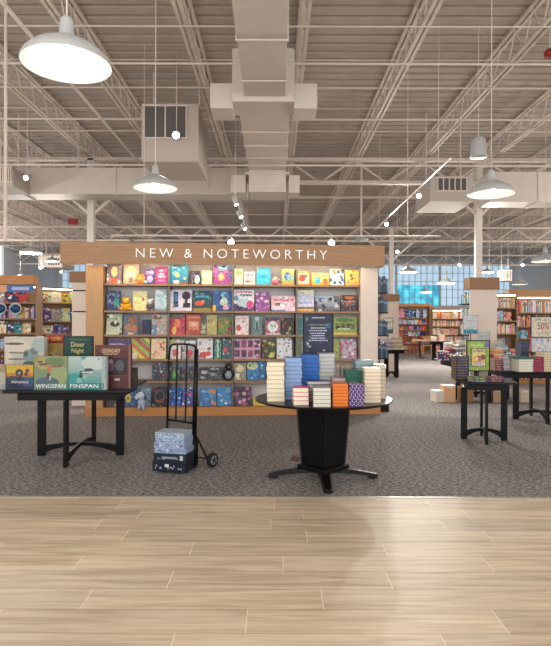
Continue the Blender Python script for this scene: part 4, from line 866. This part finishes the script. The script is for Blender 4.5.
for k, (c, h, w, lb, tcx, tt) in enumerate(boxes):
    R = random.Random(k+4); rz = math.radians(-13)+R.uniform(-.03, .03); px_, py_ = BC.x+R.uniform(-.006, .006), BC.y
    t = thing('board_game', lb+' on the hand truck', 'board game', (px_, py_, bz), rz, 'board games piled on the hand truck')
    ld = MB(); ld.box(-w/2, w/2, -.12, .09, h*.15, h, col(c))
    for i in range(26):
        for j in range(2 if k < 2 else 3):
            if R.random() < (.25 if k < 2 else .62):
                x = -w*.46+w*.92*i/26; z_ = h*(.25+.22*j); ld.box(x, x+w*.028, -.1212, -.12, z_, z_+h*.16, col(R.choice([tcx, '#d4dce4', c, '#5c74a0'] if k > 1 else ['#2c3a4c', tcx])))
    if k == 0: ld.box(-.04, .0, -.1215, -.12, h*.45, h*.75, col('#c8d0d4')); ld.box(.01, .03, -.1215, -.12, h*.35, h*.5, col('#b08098'))
    if k == 1: ld.box(-.08, .07, -.1215, -.12, h*.35, h*.6, col('#7c8c98')); ld.box(.1, .13, -.1215, -.12, h*.2, h*.8, col('#a8b8c0'))
    ld.build('box_lid', M['print'], t); MB().box(-w/2+.002, w/2-.002, -.118, .088, 0, h*.15, col(c)).build('box_base', M['print'], t)
    bz += h+.0005

# ------------------------------------------------------------------ right hand tables
T1 = .7405; W1 = 'on the green sign table'
stand_sign('picture_sign', 'green framed sign with a cartoon style picture on the small right table', 2.50, 6.90, T1, .295, .385, .10, .03,
   [('bg', '#7c9c40'), ('r', .1, .75, .8, .95, '#88a84c'), ('t', .86, .2, .7, '#a8c070', .06), ('d', .9, .88, .12, .1, '#6c5c9c'), ('r', .16, .14, .84, .76, '#3c4830'), ('r', .2, .16, .82, .74, '#c8b878'), ('t', .66, .26, .76, '#90708c', .08), ('d', .55, .4, .12, .12, '#9c5848'), ('d', .72, .45, .1, .1, '#704438'), ('d', .35, .35, .14, .12, '#d8a858'), ('d', .5, .24, .28, .06, '#b8a0b0'), ('d', .45, .4, .05, .04, '#e0d0b8')], cell=.008, seed=9)
stack(X(476, 6.7), 6.66, T1, 2, .17, .16, .028, ['#2c3c58', '#3c5c48'], '#b8b08c', 'low green pile', W1, adj='slim book', spine=True, title='#b0b468', rz=.1)
stack(X(494, 6.7), 6.68, T1, 2, .17, .16, .028, ['#44203c', '#5c2848'], '#b8a08c', 'low plum pile', W1, adj='plum slim book', spine=True, title='#b89078', rz=-.05)
stack(X(459.5, 6.95), 6.93, T1, 9, .17, .14, .033, ['#1c2440', '#2c2c50', '#3c2c4c'], '#8c7c5c', 'dark blue pile', W1, adj='dark blue book', spine=True, title='#8c7c48', rz=.15)
T2 = .7605; W2 = 'on the right edge table'
stack(X(523, 7.85), 7.9, T2, 5, .205, .26, .034, ['#a0a090', '#a8a898'], '#d0cfc0', 'white edged pile', W2, adj='white edged book', rz=.08)
o = lying_book(.24, .28, .035, '#0c4030', '#2c5c48', 'dark green book lying on top of the white edged pile', 'books in the white edged pile on the right edge table', (X(523.5, 7.85), 7.92, T2+5*.0345), .1)
stack(X(536.5, 7.85), 7.92, T2, 6, .155, .25, .034, '#781838', '#8c2448', 'crimson pile', W2, adj='crimson spined book', spine=True, title='#a84c68')
stack(X(548.5, 7.85), 7.94, T2, 8, .16, .25, .034, ['#a89878', '#8c7c60'], '#c8b898', 'tan pile', W2, adj='tan edged book')
stack(X(501, 7.9), 8.08, T2, 5, .10, .2, .035, ['#7c2c34', '#602028'], '#a89080', 'red spined pile', W2, adj='red spined book', spine=True, title='#c8a0a0')
stack(X(508.5, 7.95), 8.1, T2, 5, .09, .2, .036, ['#9c98a4', '#b0a8b0'], '#c0bcc0', 'lilac grey pile', W2, adj='lilac grey book', spine=True)
stack(X(514, 8.1), 8.3, T2, 6, .07, .2, .033, ['#6c3c78', '#8c5c98'], '#a890b0', 'purple pile', W2, adj='purple spined book', spine=True)
stack(X(526, 8.2), 8.34, T2, 11, .12, .2, .037, ['#283048', '#343c54'], '#484c5c', 'slate blue pile', W2, adj='slate blue book', spine=True)
sg, sp_ = stand_sign('sale_sign', 'cream sale sign with red numerals on the right edge table', X(548, 8.4), 8.42, T2, .50, .32, .46, 0, [('bg', '#c0bca8'), ('t', .86, .12, .95, '#807c74', .05), ('t', .2, .2, .8, '#b4948c', .05)], frame='redframe' if False else 'black')
text('lettering', '50%', .17, .10, .002, M['redink'], sp_, (-.06, -.0018, .165)); text('lettering', 'OFF', .09, .035, .002, M['redink'], sp_, (.08, -.0018, .2))
stand_sign('doodle_board', 'white board with faint blue scribbles below the sale sign', X(545, 8.25), 8.24, T2, .40, .21, .25, 0, [('bg', '#b8b8c0'), ('b', ['#8894b0', '#c8ccd0', '#a07888'], 12, .06)], frame='hub')

# dark books on racks at the right end of the main display
rk = thing('side_rack', 'black narrow shelf rack on the right end of the main display', 'shelf rack', (X(383, 9.1), 9.08, 0), YAW)
lv = [Z(p, 9.0) for p in (292, 312, 335, 358)]
MB().box(-.10, -.085, -.02, .24, .15, 2.3).build('back_rail', M['blackmetal'], rk)
MB().box(-.085, .09, -.03, .24, 0, .15).build('foot', M['blackmetal'], rk)
for k, z in enumerate(lv):
    MB().box(-.085, .075, -.03, .24, z-.02, z).build('shelf', M['blackmetal'], rk)
    for j in range(4):
        R = random.Random(k*5+j); h = R.uniform(.21, .27); c = R.choice(['#2c4058', '#405468', '#283450', '#50687c'])
        mb = MB().box(-.016, .016, -.07, .09, 0, h, col(c)).box(-.016, .016, -.0708, -.07, h*.6, h*.75, col('#8090a0'))
        o = mb.build('book', M['print'], loc=(X(383, 9.1)-.062+j*.038, 9.15, z), rot=(0, 0, YAW))
        tag(o, 'dark blue book, %s along the %s level of the side rack' % (['first', 'second', 'third', 'fourth'][j], ['top', 'second', 'third', 'lowest'][k]), 'book', 'dark blue books on the side rack')

# ------------------------------------------------------------------ bookcases further off
far = MB()     # the hundreds of small distant books past the 300 nearest
NAMES = list(PAL)
def shelf_fill(T, x0, x1, z, h, dy, seed, unit, shelf, mode='spine', indiv=False, pal=None, wmin=.02, wmax=.045):
    """T local->world matrix, shelf front at local y=0"""
    R = random.Random(seed); x = x0; k = 0; pal = pal or NAMES
    while x < x1-wmin:
        if mode == 'face': ww = R.uniform(.16, .26)
        else: ww = R.uniform(wmin, wmax)
        if x+ww > x1: break
        hh = h*R.uniform(.72, .94); c = R.choice(pal); c2 = R.choice(['white', 'cream', 'yellow', 'grey', 'navy', 'red'])
        if mode == 'face':
            m = T @ Matrix.Translation((x+ww/2, .05, z)) @ Matrix.Rotation(-.12, 4, 'X')
            ops = [('bg', c), ('b', [c2, R.choice(pal), R.choice(pal)], 5, .15), ('t', .8, .15, .85, c2, .12)]
            if indiv:
                mb = book_mb(ww-.012, hh, .03, ops, seed*31+k, .02)
                o = mb.build('book', M['print']); o.matrix_world = m
                tag(o, '%s face out book, %s from left on %s of %s' % (c, NTH[k], shelf, unit), 'book', 'face out books on the %s' % unit)
            else: book_mb(ww-.012, hh, .03, ops, seed*31+k, .035, mb=far, m=m)
        else:
            dd = R.uniform(.14, .2); m = T @ Matrix.Translation((x+ww/2, .03, z))
            mb = MB() if indiv else far; mm = None if indiv else m; w2 = ww/2-.001
            mb.box(-w2, w2, 0, dd, 0, hh, col(c), mm); mb.box(-w2*.7, w2*.7, -.0015, 0, hh*.62, hh*.8, col(c2), mm)
            if indiv:
                o = mb.build('book', M['print']); o.matrix_world = m
                tag(o, '%s book spine, %s from left on %s of %s' % (c, NTH[k], shelf, unit), 'book', 'spine out books on the %s' % unit)
        x += ww; k += 1
NTH = ['first', 'second', 'third', 'fourth', 'fifth', 'sixth', 'seventh', 'eighth', 'ninth', 'tenth', 'eleventh', 'twelfth', 'thirteenth', 'fourteenth', 'fifteenth', 'sixteenth', 'seventeenth', 'eighteenth', 'nineteenth', 'twentieth']+['%dth' % k for k in range(21, 90)]
def bookcase(name, label, loc, yaw, w, h, zs, depth=.3, header=0, hm='wood', side='shelfwood', lit=False, modes=None, unit='', indiv=False, pal=None, seed=1, hov=0):
    t = thing(name, label, 'bookcase', loc, yaw)
    MB().box(-w/2, -w/2+.03, 0, depth, 0, h).build('side_panel', M[side], t); MB().box(w/2-.03, w/2, 0, depth, 0, h).build('side_panel', M[side], t)
    MB().box(-w/2+.03, w/2-.03, depth-.02, depth, 0, h).build('back_panel', M['shelfwood'], t)
    MB().box(-w/2+.03, w/2-.03, .02, depth-.02, 0, .1).build('plinth', M['plinth'], t)
    if header: MB().box(-w/2-hov, w/2+hov, -.08, depth, h, h+header).build('header', M[hm], t)
    else: MB().box(-w/2, w/2, 0, depth, h, h+.03).build('top_board', M[side], t)
    if lit: MB().box(-w/2+.05, w/2-.05, .03, .07, h-.025, h-.001).build('light_strip', M['strip'], t)
    T = Matrix.Translation(loc) @ Matrix.Rotation(yaw, 4, 'Z'); zz = zs+[h]
    for k, z in enumerate(zs):
        MB().box(-w/2+.031, w/2-.031, .0, depth-.021, z-.03, z).build('shelf', M['shelfwood'], t)
        md_ = (modes or ['spine'])[k % len(modes or [1])]
        shelf_fill(T, -w/2+.04, w/2-.04, z, zz[k+1]-z-.045, 0, seed*100+k, unit, ['bottom shelf', 'second shelf up', 'third shelf up', 'fourth shelf up', 'fifth shelf up', 'sixth shelf up'][k], md_, indiv, pal)
    return t
# left pair
MIXL = ['red', 'crimson', 'blue', 'white', 'cream', 'teal', 'pink', 'light blue', 'grey', 'maroon', 'navy', 'tan', 'yellow']
bookcase('bookcase', 'dark bookcase at the far left with a blue lit banner strip', (X(10, 12), 12, 0), 0, 1.15, 2.2, [.1, .48, .84, 1.20, 1.52, 1.86], lit=True, header=0, unit='far left bookcase', indiv=False, modes=['face', 'face', 'face', 'face', 'spine', 'face'], pal=MIXL, seed=2)
tag(MB().box(X(-14, 12), X(35, 12), 11.9, 11.93, Z(293, 12), Z(286, 12), col('#3c6cb4')).box(X(2, 12), X(9, 12), 11.895, 11.9, Z(293, 12), Z(286, 12), col('#e0a078')).box(X(14, 12), X(31, 12), 11.895, 11.9, Z(291, 12), Z(288, 12), col('#b8b8dc')).build('banner', M['print']), 'blue, lilac and orange banner across the far left bookcase', 'banner')
tag(MB().box(X(-14, 12), X(33, 12), 12.0, 12.28, Z(286, 12)+.02, Z(276, 12)).build('header_board', M['plinth']), 'brown wood board on top of the far left bookcase', 'board')
for k, px in enumerate((0, 15)):
    t = thing('globe_toy', '%s dark blue dome toy with pale rim on the far left bookcase' % ['left', 'right'][k], 'toy', (X(px, 11.92), 11.93, Z(314, 11.92)), 0, 'blue dome toys')
    MB().tube((0, 0, .1), (0, .03, .1), .13, 28).build('rim', M['lampshell'], t)
    MB().ball((0, -.0, .1), .11, col('#123c6c'), 12, (1, .35, .85)).build('dome', M['print'], t, smooth=True)
bookcase('bookcase', 'angled lit bookcase between the far left bookcase and the display', ((-5.30-4.62)/2, (12.45+13.1)/2, 0), math.radians(44), 1.08, 2.2, [.1, .5, .86, 1.18, 1.46, 1.88], lit=True, unit='angled left bookcase', indiv=True, modes=['face', 'face', 'face', 'face', 'face', 'face'], pal=['purple', 'light blue', 'yellow', 'pale green', 'white', 'blue', 'grey', 'cream', 'lime'], seed=3)
t = thing('end_panel', 'white end panel with brown cap left of the display', 'end panel', (X(72, 9.6), 9.6, 0))
MB().box(0, .62, 0, .3, 0, Z(283, 9.6)).build('panel', M['cream'], t); MB().box(-.04, .62, -.03, .33, Z(283, 9.6), Z(272, 9.6)).build('cap', M['capwood'], t)
for py in (291, 312): MB().box(.02, .62, -.012, 0, Z(py, 9.6)-.012, Z(py, 9.6)+.008).build('groove', M['black'], t)

# right aisle units
t = thing('end_panel', 'tall cream end panel with wide wooden cap at right', 'end panel', (X(470, 11.2), 11.2, 0))
w_ = X(497, 11.2)-X(470, 11.2)
MB().box(0, w_, 0, .04, 0, Z(289, 11.2)).build('panel', M['cream'], t); MB().box(-.02, w_+.03, -.05, .3, Z(289, 11.2), Z(277, 11.2)).build('cap', M['capwood'], t)
MB().box(.25, .29, .04, .6, 0, Z(289, 11.2)).build('spine_board', M['shelfwood'], t)
for k, py in enumerate((303, 318, 334)):
    MB().box(-.03, .25, .045, .6, Z(py, 11.4)-.025, Z(py, 11.4)).build('shelf', M['black'], t)
    T = Matrix.Translation((t.location.x-.03, 11.8, 0)) @ Matrix.Rotation(-PI/2, 4, 'Z')
    shelf_fill(T, .02, .54, Z(py, 11.4), .25, 0, 70+k, '', '', 'spine', False, ['white', 'grey', 'cream', 'light blue', 'green'])
t = thing('end_panel', 'narrow cream end panel with wooden cap beyond the display', 'end panel', (X(382, 16.8), 16.8, 0))
MB().box(0, .5, 0, .3, 0, Z(301, 16.8)).build('panel', M['cream'], t); MB().box(-.02, .52, -.05, .35, Z(301, 16.8), Z(294, 16.8)).build('cap', M['capwood'], t)
stand_sign('framed_notice', 'small framed white and green notice before the narrow end panel', X(388.5, 14.95), 14.98, T1, .26, .42, .42, 0, [('bg', '#c8c8c4'), ('r', 0, 0, 1, .25, '#386850'), ('t', .7, .2, .8, '#a08880', .08), ('t', .5, .2, .8, '#b0a8a0', .06)], cell=.02)
bookcase('bookcase', 'distant magazine bookcase under the cyan window', (X(415, 27), 27.5, 0), 0, 1.75, 2.25, [.1, .45, .8, 1.1, 1.4, 1.7, ][:6], header=.16, unit='distant', modes=['face'], seed=11, pal=['blue', 'navy', 'red', 'white', 'grey', 'light blue', 'orange', 'teal', 'pink'])
bookcase('bookcase', 'distant warm lit bookcase beside the magazine bookcase', (X(448, 26.5), 26.5, 0), 0, 1.5, 2.05, [.1, .5, .9, 1.3, 1.65], header=.1, lit=True, unit='distant', modes=['face', 'spine'], seed=12, pal=['orange', 'peach', 'cream', 'tan', 'green', 'white', 'pink'])
bookcase('bookcase', 'warm lit bookcase right of the tall cream end panel', (X(506, 13), 13, 0), 0, .55, 2.1, [.1, .5, .85, 1.2, 1.5, 1.8], lit=True, unit='right', modes=['face', 'spine'], seed=13, pal=['cream', 'white', 'peach', 'tan', 'light blue', 'pink', 'orange'])
bookcase('bookcase', 'wide bookcase with wooden header at the right edge', (X(542, 13.4), 13.4, 0), 0, 1.45, 2.06, [.1, .45, .8, 1.08, 1.37, 1.70], header=.18, hov=.1, lit=True, side='wood', unit='right', modes=['spine', 'spine', 'face', 'face', 'spine', 'spine'], seed=14, pal=['red', 'white', 'teal', 'cream', 'green', 'black', 'light blue', 'orange', 'pink'])
bookcase('bookcase', 'bookcase partly hidden just beyond the display right end', (X(379, 18), 19.2, 0), 0, 1.2, 2.1, [.1, .5, .9, 1.3, 1.65], unit='mid', modes=['spine'], seed=15, pal=['navy', 'blue', 'grey', 'black', 'white'])
bookcase('bookcase', 'far left background bookcase beyond the angled one', (-9.5, 20, 0), 0, 3.2, 2.1, [.1, .5, .9, 1.3, 1.65], unit='mid', modes=['face', 'spine'], seed=16)
# piles on the middle distance tables
def pile(cx, cy, z, n, w, d, t, cols, lab, where, spine=True):
    R = random.Random(int(cx*100)+n)
    for k in range(n):
        m = Matrix.Translation((cx+R.uniform(-.006, .006), cy+R.uniform(-.006, .006), z)) @ Matrix.Rotation(R.uniform(-.04, .04), 4, 'Z')
        far.box(-w/2, w/2, -d/2, d/2, 0, .003, col(cols[k % len(cols)]), m); far.box(-w/2+.003, w/2-.003, -d/2+.002, d/2, .003, t-.003, col(cols[k % len(cols)] if k % 3 else '#cfc6b4'), m); far.box(-w/2, w/2, -d/2, d/2, t-.003, t, col(cols[k % len(cols)]), m); z += t
WB = 'on crowded table'
D5 = 10.4
for px, n, w, cl, nm, dy in ((443, 5, .16, ['#d8ccc8', '#c8b8b8'], 'white and rose pile', 0), (451.5, 6, .16, ['#a83850', '#882c44'], 'crimson short pile', .05), (459, 8, .16, ['#585c60', '#707478'], 'charcoal pile', 0),
        (473, 9, .16, ['#e0c8b8', '#c8a898'], 'peach pile', .1), (484, 8, .18, ['#b8b4b0', '#d0ccc8'], 'silver pile', .1), (494, 6, .16, ['#d88850', '#e0a070'], 'apricot pile', -.1), (503, 8, .15, ['#98b0b8', '#78a0b0'], 'duck egg pile', .05), (511, 6, .12, ['#c84848', '#e09080'], 'coral pile', 0)):
    pile(X(px, D5), D5+dy, T1, n, w, .22, .036, cl, nm, WB)
for px, n, w, cl, nm in ((449, 9, .15, ['#e0d4c8', '#d0b8b0'], 'ivory back pile'), (462, 10, .15, ['#d8c0b0', '#88b0b8'], 'sand back pile'), (481, 8, .15, ['#c86878', '#d8a8a0'], 'rosy back pile'), (497, 10, .14, ['#c8b898', '#88a8a0'], 'sage back pile')):
    pile(X(px, 10.8), 10.82, T1, n, w, .2, .036, cl, nm, WB)
stand_sign('poster_sign', 'white poster with blue foot standing on the crowded table', X(471.5, 10.6), 10.65, T1, .29, .36, .49, 0, [('bg', '#c4ccd0'), ('r', 0, 0, 1, .2, '#1c7c98'), ('d', .5, .2, .4, .06, '#58a8b8'), ('t', .7, .25, .8, '#b8a0a0', .05), ('t', .55, .25, .75, '#c8a8a8', .05)], frame='hub')
stand_sign('small_sign', 'small white sign in a clear holder on the crowded table', X(482.5, 10.3), 10.22, T1, .22, .17, .37, 0, [('bg', '#b8b8b8'), ('t', .5, .2, .8, '#8898a8', .2)], frame='hub')
R = random.Random(5)
for k in range(9):          # more face out books standing among the crowded table piles
    px = 441+k*8.4; m = Matrix.Translation((X(px, 10.25), 10.20, T1)) @ Matrix.Rotation(-.2, 4, 'X')
    book_mb(.13, R.uniform(.14, .2), .02, [('bg', R.choice(['cream', 'crimson', 'white', 'teal', 'peach', 'navy', 'orange'])), ('b', ['white', 'yellow', 'navy', 'red'], 4, .15), ('t', .8, .15, .85, 'white', .12)], 500+k, .02, mb=far, m=m)
# boxes on the floor under the crowded table
for k, (px, w, h, c, lb) in enumerate(((448, .2, .30, '#d8a880', 'orange cream carton on the floor left of the crowded table'), (496, .2, .24, '#b89878', 'tan carton on the floor under the crowded table'), (465.5, .2, .28, '#98704c', 'brown carton on the floor under the crowded table'), (522, .2, .22, '#c8b8a0', 'pale carton on the floor right of the crowded table'), (438, .18, .2, '#d8d0c4', 'small white carton on the floor left of the orange cream carton'))):
    t = thing('carton', lb, 'carton', (X(px, 10.28), 10.28, 0), .05*k, 'cartons under the crowded table')
    MB().box(-w/2, w/2, -.12, .12, 0, h, col(c)).build('body', M['print'], t); MB().box(-w/2-.003, w/2+.003, -.123, .123, h-.05, h+.003, col(c)).box(-w*.3, w*.3, -.1245, -.123, h-.04, h-.01, col('#e0d8c8')).build('lid', M['print'], t)
for px, cl, nm, n in ((387, ['#8c7c90', '#a89cac'], 'mauve pile', 8), (396.5, ['#a89c80', '#b8a890'], 'khaki pile', 9)):
    pile(X(px, 14.8), 14.75, T1, n, .25, .24, .036, cl, nm, 'on table beyond display')
for px, cl, nm, n in ((433, ['#d0c0b8', '#b8a8a0'], 'beige pile', 5), (441, ['#c88c78', '#d8b8a8'], 'salmon pile', 7)):
    pile(X(px, 21.8), 21.8, T1, n, .22, .24, .036, cl, nm, 'on farthest table')
tag(far.build('book', M['print']), 'small distant books filling the shelves of the far bookcases', 'books', kind='stuff')

# cafe chairs and tables
def chair(label, x, y, rz, m):
    t = thing('cafe_chair', label, 'chair', (x, y, 0), rz, 'cafe chairs at the back')
    MB().box(-.21, .21, -.2, .2, .43, .46).build('seat', M[m], t, bevel=.01)
    bkp = MB()
    for k in range(9):
        a = -.9+1.8*k/8; x0 = .22*math.sin(a); y0 = .2*math.cos(a); bkp.box(x0-.03, x0+.03, y0-.012, y0+.012, .58, .86)
    bkp.build('backrest', M[m], t)
    for sx_, sy_ in ((-1, -1), (1, -1), (-1, 1), (1, 1)): MB().tube((sx_*.18, sy_*.17, .43), (sx_*.2, sy_*.2, 0), .016).build('leg', M[m], t)
    for s in (-1, 1): MB().tube((s*.18, .17, .46), (s*.16, .13, .6), .014).build('post', M[m], t)
    return t
chair('red brown cafe chair nearest the magazine bookcase', X(410, 25.2), 25.2, .3, 'chairwood')
chair('red brown cafe chair at the round cafe table', X(419, 25.6), 25.6, -2.6, 'chairwood')
chair('tan cafe chair right of the red brown chairs', X(427.5, 25.0), 25.0, -.4, 'tanwood')
t = thing('cafe_table', 'small tan cafe table among the distant chairs', 'table', (X(420, 23.2), 23.2, 0))
MB().lathe([(.001, .71), (.35, .71), (.35, .74), (.001, .74)], 24).build('tabletop', M['tanwood'], t); MB().tube((0,0,.02), (0,0,.71), .03).build('pedestal', M['black'], t); MB().lathe([(.001, 0), (.22, 0), (.22, .02), (.001, .02)], 20).build('base', M['black'], t)
